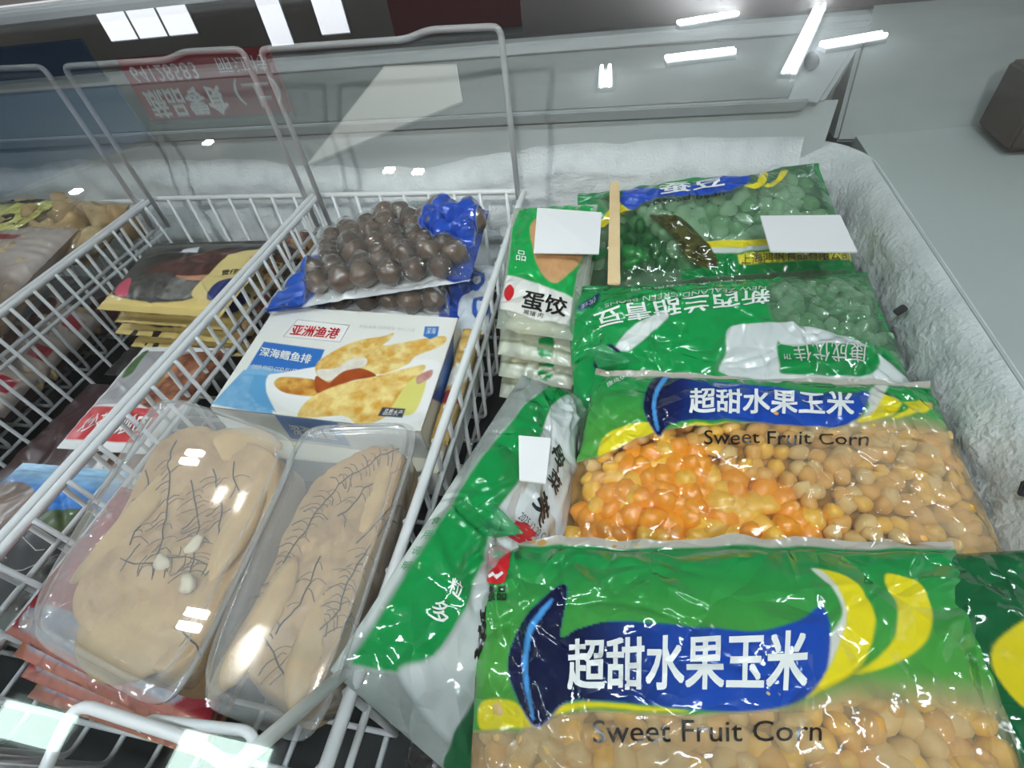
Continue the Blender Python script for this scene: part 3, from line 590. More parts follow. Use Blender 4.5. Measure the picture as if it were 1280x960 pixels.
# ---------------------------------------------------------------- the chest freezer
YB = .84; XR = .31; ZE = .64; XL = -1.75; YF = -.14; ZF = .40
FZ = thing('chest_freezer', 'white chest freezer with frosted inside walls and a grey rim', 'freezer', (-.5, .4, 0))
def wallgrid(name, fn, nu, nv, mat, parent, flip=False):
    u, v = np.meshgrid(np.linspace(0, 1, nu), np.linspace(0, 1, nv)); return part(name, gridmesh(name, fn(u, v), None, flip), mat, parent)
# inside back wall: smooth sheet at the top, frosted below
wallgrid('inner_back_wall', lambda u, v: np.stack([XL + (XR - .03 - XL) * u, YB + .0 * u, ZF + (.70 - ZF) * v], -1), 40, 10, M_liner, FZ)
def frostfn(u, v):
    x = XL + (XR - .06 - XL) * u; top = .645 + .014 * np.sin(x * 5.0 + .6) + .008 * fbm(x * 9, x * 0, 3, 3); z = ZF + (top - ZF) * v
    th = (.012 + .020 * (1 - v) ** 1.2 + .004 * fbm(x * 14, z * 20, 5, 3) + .0006 * fbm(x * 120, z * 120, 6, 3)) * smooth(1.0, .82, v) + .0004
    return np.stack([x, YB - th, z], -1)
wallgrid('frost', frostfn, 420, 80, M_frost, FZ)
# right end wall with the rounded inside corner
def rightfn(u, v):   # u along the wall from the front to the corner and a little along the back, v upwards over the lip
    r = .075; L = YB - YF - r; arc = r * math.pi / 2; tot = L + arc; d = u * tot
    ang = np.clip((d - L) / r, 0, math.pi / 2); y = np.where(d < L, YF + d, YB - r + r * np.sin(ang)); nx = np.where(d < L, 1., np.cos(ang)); ny = np.where(d < L, 0., np.sin(ang))
    cx = XR - r; cy = np.where(d < L, y, YB - r)
    prof_o = np.interp(v, [0, .25, .55, .62, .68, .74, .80, .86, .93, 1], [-.03, -.022, -.010, -.006, -.002, .003, .008, .013, .018, .022])
    prof_z = np.interp(v, [0, .25, .55, .62, .68, .74, .80, .86, .93, 1], [ZF, .50, .575, .597, .611, .622, .630, .635, .6385, .640])
    fr = smooth(.8, .5, v) * (.004 * fbm(d * 30, v * 8, 9, 4) + .0015 * fbm(d * 110, v * 30, 10, 3))
    o = prof_o - fr
    return np.stack([cx + (r + o) * nx, cy + (r + o) * ny, prof_z + 0 * u], -1)
wallgrid('inner_side_wall', rightfn, 220, 60, pm('frosted_liner', '#dfe2e1', .8, var=.9, vscale=22, hex2='#bfc5c6', bump=.8, bscale=160), FZ, True)
part('inner_floor', boxm('inner_floor', XL, XR, YF, YB, ZF - .02, ZF), pm('floor_gap_dark', '#121315', .7), FZ)  # near-black colour puts the dark of the gaps into the floor
part('inner_front_wall', boxm('inner_front_wall', XL, XR + .05, YF - .02, YF, ZF, .66), M_liner, FZ)
part('inner_end_wall', boxm('inner_end_wall', XL - .02, XL, YF, YB, ZF, .70), M_liner, FZ)
# back rim: light strip, sloping grey panel, dark strip for the shaded gap behind
part('rim_strip', hexa('rim_strip', [(XL, YB - .006, .688), (.235, YB - .006, .688), (.235, YB + .02, .688), (XL, YB + .02, .688), (XL, YB - .012, .706), (.24, YB - .012, .706), (.24, YB + .02, .706), (XL, YB + .02, .706)], .002), M_rim, FZ)
part('rim_panel', hexa('rim_panel', [(XL, YB - .004, .706), (.215, YB - .004, .706), (.215, YB + .06, .706), (XL, YB + .06, .706), (XL, YB + .03, .775), (.235, YB + .03, .775), (.235, YB + .06, .775), (XL, YB + .06, .775)], .002), M_rimd, FZ)
part('rim_top', hexa('rim_top', [(XL, YB + .028, .775), (.3, YB + .028, .775), (.3, YB + .09, .775), (XL, YB + .09, .775), (XL, YB + .034, .79), (.3, YB + .034, .79), (.3, YB + .09, .79), (XL, YB + .09, .79)], .002), M_rim, FZ)
part('dark_gap_strip', boxm('dark_gap_strip', XL, .75, YB + .06, YB + .085, .79, .868), M_black, FZ)  # made-up dark strip in place of the shaded gap behind the freezer
cp = part('corner_piece', hexa('corner_piece', [(.205, YB - .010, .70), (.255, YB - .010, .694), (.29, YB + .05, .70), (.205, YB + .06, .70), (.225, YB + .02, .785), (.30, YB + .02, .785), (.31, YB + .06, .785), (.225, YB + .06, .785)], .006), M_rim, FZ)
part('screw_hole', tube('hole', [(.232, YB - .004, .748), (.232, YB + .02, .752)], .0085, M_black, None, 16).data, M_black, FZ); bpy.data.objects.remove(bpy.data.objects['hole'])  # solid black plug; the hole's darkness is put into its colour
# outer shell and the grey end ledge right of the well
part('end_ledge', hexa('end_ledge', [(XR + .018, YF - .1, .58), (.95, YF - .1, .58), (.95, 1.0, .58), (XR + .018, 1.0, .58), (XR + .018, YF - .1, .6395), (.95, YF - .1, .67), (.95, 1.0, .67), (XR + .018, 1.0, .6395)]), M_shell, FZ)
part('ledge_step', hexa('ledge_step', [(.44, .2, .64), (.95, .2, .64), (.95, .62, .64), (.44, .62, .64), (.5, .21, .68), (.95, .21, .68), (.95, .58, .69), (.5, .58, .68)], .012), M_shell, FZ)
part('back_corner_cover', hexa('back_corner_cover', [(.30, YB + .022, .63), (.95, YB + .022, .63), (.95, 1.0, .63), (.30, 1.0, .63), (.30, YB + .06, .80), (.95, YB + .06, .80), (.95, 1.0, .80), (.30, 1.0, .80)], .006), M_shell, FZ)
part('front_panel', boxm('front_panel', XL - .08, .95, YF - .1, YF - .02, .05, .66), M_shell, FZ)
part('back_panel', boxm('back_panel', XL - .08, .95, YB + .09, YB + .14, .05, .78), M_shell, FZ)
part('side_panel', boxm('side_panel', .90, .95, YF - .1, 1.0, .05, .60), M_shell, FZ)
part('side_panel', boxm('side_panel', XL - .08, XL - .02, YF - .1, YB + .1, .05, .70), M_shell, FZ)
# sliding glass lid
GL = thing('glass_lid', 'flat sliding glass lid covering the whole freezer, mirroring the shop', 'glass lid', (-.4, .4, .88))
part('pane', boxm('pane', -1.75, .93, -.2, .915, .876, .882), M_glass, GL)
part('frame_bar', boxm('frame_bar', -1.75, .93, .915, .95, .868, .892, .004), M_rim, GL)
part('frame_bar', boxm('frame_bar', -1.75, .93, -.235, -.2, .868, .892, .004), M_rim, GL)
part('frame_bar', boxm('frame_bar', -1.79, -1.75, -.235, .95, .868, .892, .004), M_rim, GL)
part('frame_bar', boxm('frame_bar', .93, .97, -.235, .95, .868, .892, .004), M_rim, GL)

# ---------------------------------------------------------------- wire baskets
def basket(x0, x1, y0, y1, zr, zb, label):
    t = thing('wire_basket', label, 'basket', ((x0 + x1) / 2, (y0 + y1) / 2, zb), 'white wire baskets side by side')
    rect = lambda e, z, rr: fillet([(x0 + e, y0 + e, z), (x1 - e, y0 + e, z), (x1 - e, y1 - e, z), (x0 + e, y1 - e, z)], rr, 4, True)
    tube('top_rim', rect(0, zr, .006), .0047, M_white, t, 10, True)
    tube('side_rail', fillet([(x0 + .006, y1, zr - .052), (x0 + .006, y0, zr - .052), (x1 - .006, y0, zr - .052), (x1 - .006, y1, zr - .052)], .006), .003, M_white, t, 8)
    e = .004
    ny = int((y1 - y0 - .03) / .0416); me = None
    for i in range(ny + 1):
        y = y1 - .03 - i * .0416
        pts = fillet([(x0 + e, 0, zr), (x0 + e + .012, 0, zb), (x1 - e - .012, 0, zb), (x1 - e, 0, zr)], .012)
        if me is None: me = tube('w', pts, .0028, M_white, None, 6); md = me.data; bpy.data.objects.remove(me)
        o = bpy.data.objects.new('wire', md); col.objects.link(o); o.parent = t; o.location = (-t.location[0], y - t.location[1], -t.location[2])
    nx = int((x1 - x0 - .03) / .043); me2 = None
    for i in range(nx + 1):
        x = x0 + (x1 - x0 - nx * .043) / 2 + i * .043
        if me2 is None:
            pts = fillet([(0, y0 + e, zr), (0, y0 + e + .012, zb - .004), (0, y1 - e - .012, zb - .004), (0, y1 - e, zr)], .012)
            w = tube('w', pts, .0028, M_white, None, 6); me2 = w.data; bpy.data.objects.remove(w)
        o = bpy.data.objects.new('wire', me2); col.objects.link(o); o.parent = t; o.location = (x - t.location[0], -t.location[1], -t.location[2])
    # tall back hanger that hooks over the rim, and the sloping front hangers
    zt = .838
    tube('hanger', fillet([(x0 + .007, y1 - .012, zr - .05), (x0 + .007, y1 - .012, zt), (x1 - .135, y1 - .012, zt - .003), (x1 - .10, y1 - .012, zt + .005), (x1 - .007, y1 - .012, zt + .002), (x1 - .007, y1 - .012, zr - .05)], .012), .0042, M_white, t, 10)
    for sx in (x0 + .006, x1 - .006):
        tube('front_hanger', fillet([(sx, y0 + .10, zr), (sx, y0 + .028, .715), (sx, y0 - .05, .80)], .02), .0042, M_white, t, 10)
    return t
basket(-.855, -.528, -.03, .75, .62, .45, 'white wire basket holding the yellow-edged pouches, middle of the three')
basket(-.516, -.160, -.03, .75, .62, .45, 'white wire basket holding the cod box and clear trays')
basket(-1.22, -.878, -.03, .75, .615, .45, 'white wire basket at the left edge full of pale frozen chunks')

# ---------------------------------------------------------------- bagged goods, right compartment
D = DATA
GREEN = '#0b8a44'; BLUE = '#1546a8'; YEL = '#ead71f'
KM = [pm('kernel_orange', '#f09a24', .35, coat=.3, sub=.15), pm('kernel_yellow', '#f3bb45', .35, coat=.3, sub=.15), pm('kernel_pale', '#e2bd7c', .45, sub=.1), pm('kernel_gold', '#e0a650', .4, sub=.1)]
KS = []
for k in range(4):
    for m in range(4):
        me = lumpmesh('kernel', .0105, .0085, .0075, 10 + k, .13, 2, 1.2); me.materials.append(KM[m]); KS.append(me)
def inpoly(p, poly):
    ins = False; n = len(poly)
    for i in range(n):
        (ax, ay), (bx, by) = poly[i], poly[(i + 1) % n]
        if (ay > p[1]) != (by > p[1]) and p[0] < (bx - ax) * (p[1] - ay) / (by - ay) + ax: ins = not ins
    return ins
def scatter(name, sh, parent, accept, pick, spacing, depth, seed, limit=300, smin=.03, smax=.97):
    r = random.Random(seed); W, H = sh.W, sh.H; pts = []; y = 0; row = 0
    while y < H:
        x = (row % 2) * spacing * .5
        while x < W:
            p = ((x + r.uniform(-.3, .3) * spacing) / W, (y + r.uniform(-.3, .3) * spacing) / H)
            if smin < p[0] < smax and .02 < p[1] < .98 and accept(p): pts.append(p)
            x += spacing
        y += spacing * .87; row += 1
    if len(pts) > limit: r.shuffle(pts); pts = pts[:limit]
    S = np.array([p[0] for p in pts]); T = np.array([p[1] for p in pts]); P = sh.surf(S, T, 1, 0.)
    for p, q in zip(pts, P):
        me, scl = pick(p, r); dd = depth * scl
        instance(name, me, Vector(q) - Vector(sh.n) * (dd + r.uniform(0, .25) * depth), (r.uniform(0, 6), r.uniform(0, 6), r.uniform(0, 6)), parent, scl)
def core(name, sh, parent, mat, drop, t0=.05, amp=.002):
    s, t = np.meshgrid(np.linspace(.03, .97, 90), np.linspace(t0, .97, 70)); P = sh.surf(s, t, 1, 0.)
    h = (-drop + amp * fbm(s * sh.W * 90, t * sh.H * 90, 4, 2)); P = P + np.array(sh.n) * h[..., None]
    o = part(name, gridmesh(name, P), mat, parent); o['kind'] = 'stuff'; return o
def window(cs, ct, lo, hi, frost, softL=.006, softR=.06):
    """ink fades out below a curve t(s)"""
    def f(s, t, C):
        c = np.interp(s, cs, ct); sf = np.interp(s, [0, lo, hi, 1], [softL, softL, softR, softR])
        k = smooth(-sf, sf, t - c)[..., None]; al = frost(s, t)[..., None]
        C[..., :3] = C[..., :3] * (1 - k) + np.array(lin('#e3cba4')) * k; C[..., 3:] = C[..., 3:] * (1 - k) + al * k; return C
    return f
def sealf(tw, c=(.62, .58, .52), al=.75):
    def f(s, t, C):
        k = (smooth(tw, tw * .7, t))[..., None]; C[..., :3] = C[..., :3] * (1 - k) + np.array(c) * k; C[..., 3:] = C[..., 3:] * (1 - k) + al * k; return C
    return f
def corn_bag(key, label, cs, ct, seed, cell, orange=None, frac=(1, 1)):
    sh = SHEETS[key]; d = D[key]; c0 = (sh.c[2] + sh.c[3]) / 2
    t = thing('sweet_corn_bag', label, 'corn bag', tuple(c0), 'bags of frozen sweet corn')
    ink = Ink(sh, GREEN)
    def shade(s, q, C):   # lighter green towards the ribbon
        k = (smooth(.02, .4, q) * .35)[..., None]; C[..., :3] = C[..., :3] * (1 - k) + np.array(lin('#7ab52a')) * k * (s[..., None] > .0); return C
    ink.func(shade)
    ink.poly(d['yel'], YEL); ink.func(window(cs, ct, .55, .72, (lambda s, q: .30 + .12 * fbm(s * 8, q * 8, 2, 3)) if orange is None else (lambda s, q: np.clip(.32 * smooth(.35, .75, s + .5 * (.4 - q)) + .06 * fbm(s * 7, q * 7, 2, 3) + .04, 0, .5))))
    ink.poly(d['arc1'], YEL).poly(d['arc1w'], '#e6e6dc', .9).poly(d['arc2'], YEL).poly(d['blue'], BLUE, noise=.0).poly(d['leaf'], '#16339a').poly(d['vein'], '#4d9ddd')
    def navy(s, q, C):    # the ribbon darkens behind the leaf
        k = (smooth(.46, .2, s) * .93)[..., None] * (C[..., 2:3] > .2) * (C[..., 0:1] < .03); C[..., :3] = C[..., :3] * (1 - k) + np.array(lin('#070b2c')) * k; return C
    ink.func(navy); ink.func(sealf(.03))
    part('printed_film', bagmesh('printed_film', sh, cell, ink, (*lin('#b98e4a'), 1)), M_film, t)
    letters('lettering', sh, d['cjk'], '超甜水果玉米', M_ink_w, t, .022)
    letters('lettering', sh, d['en'], 'Sweet Fruit Corn', M_ink_k, t, .006)
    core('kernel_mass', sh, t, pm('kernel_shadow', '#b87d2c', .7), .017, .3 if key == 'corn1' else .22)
    cc = lambda p: p[1] > np.interp(p[0], cs, ct) - .06 and p[1] < (.66 if key == 'corn1' else .92)
    def pick(p, r):
        if orange is not None and inpoly(p, orange): return KS[r.randrange(4) * 4 + r.choice([0, 0, 1])], r.uniform(1.25, 1.6)
        if orange is not None: return KS[r.randrange(4) * 4 + r.choice([1, 2, 3, 3])], r.uniform(.8, 1.0)
        return KS[r.randrange(4) * 4 + r.choice([2, 2, 3, 1])], r.uniform(.85, 1.15)
    scatter('kernel', sh, t, cc, pick, .0140 if orange else .0138, .0105, seed)
    return t
c1 = corn_bag('corn1', 'large sweet corn bag nearest the viewer, dark blue ribbon with white characters', [0, .1, .16, .24, .42, .62, .7, .85, 1], [.50, .50, .468, .455, .458, .43, .40, .40, .40], 3, .0011)
c2 = corn_bag('corn2', 'sweet corn bag with bright orange kernels, second from the viewer', [0, .07, .17, .23, .31, .44, .66, .75, .85, 1], [.45, .45, .385, .355, .335, .318, .31, .29, .27, .28], 7, .0013, D['corn2']['orange'])
# red emblem and trader's mark on the nearest bag
def emblem(sh, d, t, small=True):
    q = np.array(d['logo']); bl = lambda x, y: tuple(q[0] * (1 - x) * (1 - y) + q[1] * x * (1 - y) + q[2] * x * y + q[3] * (1 - x) * y)
    m = patchm('emblem', sh, [bl(*p) for p in ((.1, .12), (.5, -.02), (.95, .1), (1, .5), (.85, .98), (.15, 1.0), (.12, .72), (.4, .62), (.02, .45))], M_ink_r, t, .0012, 2)
    patchm('emblem_cut', sh, [bl(*p) for p in ((.25, .22), (.55, .12), (.8, .25), (.5, .38))], M_ink_g, m, .0016, 2)
    patchm('emblem_cut', sh, [bl(*p) for p in ((.15, .82), (.35, .74), (.5, .84), (.72, .72), (.8, .78), (.52, .92), (.36, .84), (.18, .9))], M_ink_w, m, .0016)
emblem(SHEETS['corn1'], {'logo': [(.010, .035), (.070, .03), (.066, .150), (.016, .150)]}, c1)
letters('lettering', SHEETS['corn1'], [(.018, .16), (.064, .158), (.064, .20), (.022, .20)], '食品', M_ink_k, c1, .02)
letters('lettering', SHEETS['corn1'], [(.078, .055), (.094, .055), (.094, .083), (.079, .083)], '®', M_ink_k, c1, .0)
letters('lettering', SHEETS['corn2'], [(.045, .085), (.115, .0), (.13, .012), (.056, .115)], '康成优佳', M_ink_w, c2, .0)
# twisted clear corner flap on the left of each corn bag
for par, P0 in ((c1, (-.098, .176, .616)), (c2, (-.02, .383, .605))):
    fl = Sheet([(P0[0] - .012, P0[1] + .018, P0[2] + .010), (P0[0] + .004, P0[1] + .026, P0[2] + .012), (P0[0] + .034, P0[1] + .002, P0[2] + .010), (P0[0] + .000, P0[1] - .006, P0[2] + .006)], .005, .003, p=2, a=.8, crease=12, amp=.003, seed=61)
    ik = Ink(fl, '#2c9a5c', .72); part('corner_flap', bagmesh('corner_flap', fl, .0012, ik, (*lin('#2c9a5c'), .7)), M_film, par)

# peas bag, upside down to the viewer
sh = SHEETS['peas']; d = D['peas']; t = thing('green_pea_bag', 'green bag with upside-down white writing and a white patch, behind the orange corn', 'pea bag', (.12, .36, .55))
ink = Ink(sh, '#0a9147'); ink.poly(d['clear'], '#74a07c', .38, soft=.004)
def far(s, q, C): k = (smooth(.10, .02, q) * .5)[..., None]; C[..., :3] = C[..., :3] * (1 - k) + np.array(lin('#2f7a4c')) * k; return C
ink.func(far); ink.poly(d['white'], '#d9dedd', .96).poly(d['tag'], '#0b8440').poly(d['isl1'], '#e4e9e6').poly(d['isl2'], '#151a4a').poly(d['oval'], '#1c2a6b')
part('printed_film', bagmesh('printed_film', sh, .0014, ink, (*lin('#0a8040'), 1)), M_film, t)
letters('lettering', sh, [d['cjk'][k] for k in (2, 3, 0, 1)] if False else [(.635, .318), (.10, .400), (.085, .275), (.65, .2)], '新西兰甜青豆', M_ink_w, t, .012)
letters('lettering', sh, [(.64, .195), (.124, .258), (.124, .222), (.648, .158)], 'NEW ZEALAND GREEN BEANS', M_ink_gr, t, .0)
letters('lettering', sh, [(.60, .07), (.22, .13), (.22, .095), (.60, .035)], '康成优佳食品有限公司', M_ink_gr, t, .0)
letters('lettering', sh, [(.871, .712), (.665, .712), (.665, .61), (.89, .585)], '康成优佳', M_ink_gr, t, .0)
letters('lettering', sh, [(.655, .70), (.635, .70), (.638, .665), (.658, .665)], 'TM', M_ink_gr, t, .0)
letters('lettering', sh, [(.098, .175), (.045, .215), (.045, .185), (.10, .12)], '优佳', M_ink_gr, t, .0)
PM_ = [pm('pea_green', '#5f9464', .5, sub=.1), pm('pea_frosted', '#88ae88', .6), pm('pea_dark', '#2c6a38', .45)]
PE = []
for k in range(6):
    me = lumpmesh('bean', .0125, .0095, .008, 40 + k, .1, 2, 1.0); me.materials.append(PM_[k % 3]); PE.append(me)
_me = lumpmesh('bean', .0125, .0095, .008, 46, .1, 2, 1.0); _me.materials.append(pm('bean_bright', '#2f9a48', .35, coat=.4)); PE.append(_me)
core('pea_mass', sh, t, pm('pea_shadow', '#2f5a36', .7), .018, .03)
scatter('pea', sh, t, lambda p: inpoly(p, d['clear']), lambda p, r: (PE[r.choice([0, 1, 3, 4])], r.uniform(.75, .95)), .0145, .0120, 19, 140, smax=.985)

# broad bean bag against the back wall
sh = SHEETS['beans']; d = D['beans']; t = thing('broad_bean_bag', 'broad bean bag with a blue ribbon and yellow strip, against the frosted back wall', 'bean bag', (.12, .58, .54))
ink = Ink(sh, '#86ab8a', .22)
def edges(s, q, C):
    k = np.maximum(smooth(.11, .03, s + .10 * fbm(q * 6, s * 0, 3, 2)), smooth(.93, 1.0, s))[..., None] * .95
    k = np.maximum(k, (smooth(.16, .06, q) * smooth(.75, .55, s) * .9)[..., None])
    C[..., :3] = C[..., :3] * (1 - k) + np.array(lin('#178a4a')) * k; C[..., 3:] = np.maximum(C[..., 3:], k); return C
ink.func(edges)
ink.poly(d['gband'], '#0c7a3c').poly(d['yb'], YEL, .9).poly(d['wb'], '#dfe8df', .8).poly(d['yl'], YEL).poly(d['arc'], YEL).poly(d['arc2'], YEL).poly(d['blue'], '#1b49b4').poly(d['ytag'], '#e2d63c', curve=False)
ink.poly(d['darkpic'], '#17702f', .22, noise=.6, nscale=70, hex2='#0a2e16').poly(d['brown'], '#5a5a2c', .95, noise=.8, nscale=120, hex2='#2c2c12')
part('printed_film', bagmesh('printed_film', sh, .0014, ink, (*lin('#1b6a3a'), 1)), M_film, t)
letters('lettering', sh, [(.338, .05), (.598, .05), (.59, .165), (.335, .185)], '蚕豆', M_ink_w, t, .02)
letters('lettering', sh, [(.305, .235), (.59, .215), (.582, .265), (.305, .285)], 'Broad bean', M_ink_k, t, .0)
letters('lettering', sh, d['ytext'], '上海鸿帆食品有限公司', M_ink_k, t, .0)
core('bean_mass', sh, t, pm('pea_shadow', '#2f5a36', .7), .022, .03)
def bpick(p, r):
    if inpoly(p, D['beans']['darkpic']): return PE[2 if r.random() < .5 else 6], r.uniform(1.1, 1.4)
    return PE[r.choice([1, 4, 1, 0])], r.uniform(1.3, 1.75)
scatter('bean', sh, t, lambda p: .08 < p[1] < .75, bpick, .0225, .0155, 23, 220)

# long vegetable bag leaning on the basket's right side
sh = SHEETS['veg']; d = D['veg']; t = thing('mixed_vegetable_bag', 'long green and white vegetable bag leaning against the wire basket', 'vegetable bag', (-.09, .1, .54))
ink = Ink(sh, '#dfe4e2', .32)
def vs(s, q, C): k = (smooth(.05, .02, s) * smooth(.40, .5, q) * .85)[..., None]; C[..., :3] = C[..., :3] * (1 - k) + np.array(lin('#dfe5e0')) * k; C[..., 3:] = np.maximum(C[..., 3:], k); return C
ink.func(vs); ink.poly([(min(max(a, .04), 1), min(max(b, 0), .97)) for a, b in d['green']], '#0a8a43', curve=False, soft=.0015); ink.poly(d['white'], '#dbdfe0', .97, soft=.0012); ink.poly(d['white2'], '#d3d8d6', .9, soft=.002)
ink.poly([(.62, .86), (.8, .9), (.75, .99), (.6, .99)], '#0d5a30')
part('printed_film', bagmesh('printed_film', sh, .0013, ink, (*lin('#9aa79c'), 1)), M_film, t)
def rotq(q): return [q[1], q[2], q[3], q[0]]
for k, ch in (('c1', '段'), ('c2', '菜'), ('c3', '芙')): letters('lettering', sh, d[k], ch, M_ink_k, t, .03)
letters('lettering', sh, d['cg'], '多', M_ink_w, t, .01); letters('lettering', sh, d['cg2'], '粒', M_ink_w, t, .01)
letters('lettering', sh, d['date'], '2025 12 20 C', M_ink_k, t, .0); letters('lettering', sh, d['b1'], '速', M_ink_k, t, .03)
letters('lettering', sh, [(.44, .505), (.66, .515), (.64, .57), (.43, .56)], '多', M_ink_r, t, .05)
for k, ch in enumerate('食用说明'): letters('lettering', sh, [(.01, .59 + k * .045), (.04, .585 + k * .045), (.042, .61 + k * .045), (.012, .615 + k * .045)], ch, M_ink_g, t, .0)
# plain stock below, seen only through the gaps
def plain_bag(name, label, cat, c, up, dn, hexc, al, mat, seed, group=None, hz=None, cell=.004, ink=None, **kw):
    sh = Sheet(c, up, dn, crease=20, amp=.003, pucker=.002, seed=seed, **kw)
    t = thing(name, label, cat, tuple((sh.c[2] + sh.c[3]) / 2), group); ik = ink(sh) if ink else Ink(sh, hexc, al)
    part('film', bagmesh('film', sh, cell, ik, (*lin(hexc), 1)), mat, t); return t, sh
def yband(sh): return Ink(sh, '#0a5a30').poly([(.35, .42), (.7, .28), (1.05, .2), (1.05, .45), (.7, .5), (.45, .6)], '#d9c61e')  # corn-bag green darkened, its shade put into the ink
plain_bag('corn_bag_end', 'dark green and yellow bag end in the shade right of the nearest corn bag', 'corn bag', [(.20, .205, .60), (.305, .225, .60), (.305, .06, .575), (.215, .05, .575)], .016, .03, '#0a5a30', 1, M_film, 71, cell=.0015, ink=yband)
plain_bag('vegetable_bag', 'dark clear bag low down between the basket and the nearest corn bag', 'vegetable bag', [(-.15, .12, .50), (-.07, .12, .50), (-.07, -.06, .49), (-.15, -.06, .49)], .012, .03, '#3c3a38', .6, M_film, 72)

# stack of egg dumpling packs
sh = SHEETS['egg']; d = D['egg']
for k in range(4):
    dz = -.027 * k - (.006 if k else 0); dy = -.012 * k
    if k == 0:
        S = sh; t = thing('egg_dumpling_pack', 'clear pack with a green and white egg dumpling label, top of its stack', 'dumpling pack', tuple((S.c[2] + S.c[3]) / 2), 'stacked egg dumpling packs')
        ink = Ink(S, '#c9d3c4', .35).poly(d['green'], '#12a04c', curve=False, soft=.001).poly(d['pic'], '#d8a878', noise=.4, nscale=60, hex2='#c08e62')
        ink.poly(d['white'], '#e3e2dc', curve=False, soft=.001)
        part('printed_film', bagmesh('printed_film', S, .0014, ink, (*lin('#c4ccbc'), 1)), M_film, t)
        letters('lettering', S, [(.33, .745), (.87, .77), (.87, .89), (.31, .868)], '蛋饺', M_ink_k, t, .02)
        letters('lettering', S, d['small'], '黑猪·肉', M_ink_k, t, .0)
        patchm('emblem', S, [(.06, .74), (.12, .705), (.18, .74), (.185, .79), (.13, .825), (.07, .79)], M_ink_r, t, .0012, 2)
        letters('lettering', S, d['gl'], '品', M_ink_w, t, .0)
    else:
        S = Sheet([p + np.array((.0, dy, dz)) for p in sh.c], .012, .012, p=3.5, pv=5, a=.5, crease=24, amp=.003, pucker=.0015, seed=80 + k)
        t = thing('egg_dumpling_pack', ['pale egg dumpling pack directly under the labelled top one', 'pale egg dumpling pack second from the bottom of its stack', 'pale egg dumpling pack at the bottom of its stack'][k - 1], 'dumpling pack', tuple((S.c[2] + S.c[3]) / 2), 'stacked egg dumpling packs')
        ink = Ink(S, '#cfd4c2', .85).poly([(.55, .86), (.72, .86), (.72, .97), (.55, .97)], '#1c8a4a').poly([(.1, .9), (.9, .92), (.9, .94), (.1, .92)], '#8a8f6a', .6)
        part('film', bagmesh('film', S, .0022, ink, (*lin('#cdd3bf'), 1)), M_filmh, t)
    for q in range(3):
        me = lumpmesh('dumpling', .040, .016, .010, 90 + k * 3 + q, .08); me.materials.append(pm('dumpling_skin', '#d7d3b8', .55, sub=.1))
        P = S.surf(np.array(.5), np.array(.93 - .09 * q), 1, -.013); instance('dumpling', me, P, (0, .05, .1 * q), t)

# blank white cards and the pale wooden stick
M_card = pm('white_card', '#f3f1f2', .5); M_wood = pm('pale_wood', '#eccfa0', .6, var=.6, vscale=30, hex2='#dcb780')
def card(label, c, th=.0022):
    c = [np.array(p, float) for p in c]; n = np.cross(c[1] - c[0], c[0] - c[3]); n = n / np.linalg.norm(n) * th
    m = hexa('price_card', [tuple(p - n) for p in c] + [tuple(p) for p in c], .0004); return tag(obj('price_card', m, M_card), label, 'card', 'blank white cards')
card('blank white card lying on the egg dumpling pack', [(-.120, .640, .651), (-.033, .640, .643), (-.031, .553, .635), (-.113, .553, .636)])
card('blank white slanted card on the right end of the broad bean bag', [(.166, .640, .636), (.258, .640, .636), (.257, .558, .636), (.166, .558, .636)])
card('small blank white card on the leaning vegetable bag', [(-.0815, .262, .639), (-.053, .262, .639), (-.0515, .2175, .637), (-.0735, .2185, .637)])
ws = tag(obj('wooden_stick', hexa('wooden_stick', [(-.027, .735, .636), (-.013, .735, .636), (-.003, .486, .636), (-.017, .486, .636), (-.027, .735, .640), (-.013, .735, .640), (-.003, .486, .640), (-.017, .486, .640)], .001), M_wood), 'thin pale wooden stick lying across the left end of the bean bag', 'stick')
for lb, p, a in (('small black plastic clip by the right end of the pea bag', (.297, .50, .60), .4), ('tiny black scrap stuck to the frosted right wall', (.306, .265, .617), 1.2)):
    o = obj('black_clip', boxm('black_clip', -.006, .006, -.004, .004, -.002, .002, .001), M_black); o.location = p; o.rotation_euler = (.2, -.6, a); tag(o, lb, 'clip')

# ---------------------------------------------------------------- basket with the cod box, trays and vacuum packs
sh = SHEETS['box']; d = D['box']; TL, TR, BR, BL = sh.c
t = thing('cod_fillet_box', 'white and blue cod fillet box with golden fillets printed on the lid', 'food box', (-.32, .38, .555))
dn = np.array((0, 0, .047))
body = hexa('carton', [tuple(p - dn) for p in (BL, BR, TR, TL)] + [tuple(p - np.array((0, 0, .0006))) for p in (BL, BR, TR, TL)], .0015)
part('carton', body, pm('white_carton', '#e9e8e4', .5), t)
ink = Ink(sh, '#eceae4').poly(d['lblue'] + [], '#8fbfe0', curve=False, noise=.6, nscale=160, hex2='#5c9ccb').poly(d['lblue2'], '#5c9fcd', curve=False)
ink.poly(d['blue'], '#2b6fbe', curve=False).poly([(.06, .62), (.416, .664), (.38, .70), (.06, .70)], '#7fb4dc', curve=False)
ink.poly(d['plate'], '#f2f1ee').poly(d['f1'], '#e6b65a', noise=1.0, nscale=110, hex2='#b86f1c').poly(d['f2'], '#f3dc96', noise=1.1, nscale=110, hex2='#d7a03c').poly(d['sauce'], '#b6551a', noise=.6, nscale=110, hex2='#8c3410').poly(d['meat'], '#f4efe6', noise=.5, nscale=150, hex2='#d9cbb6')
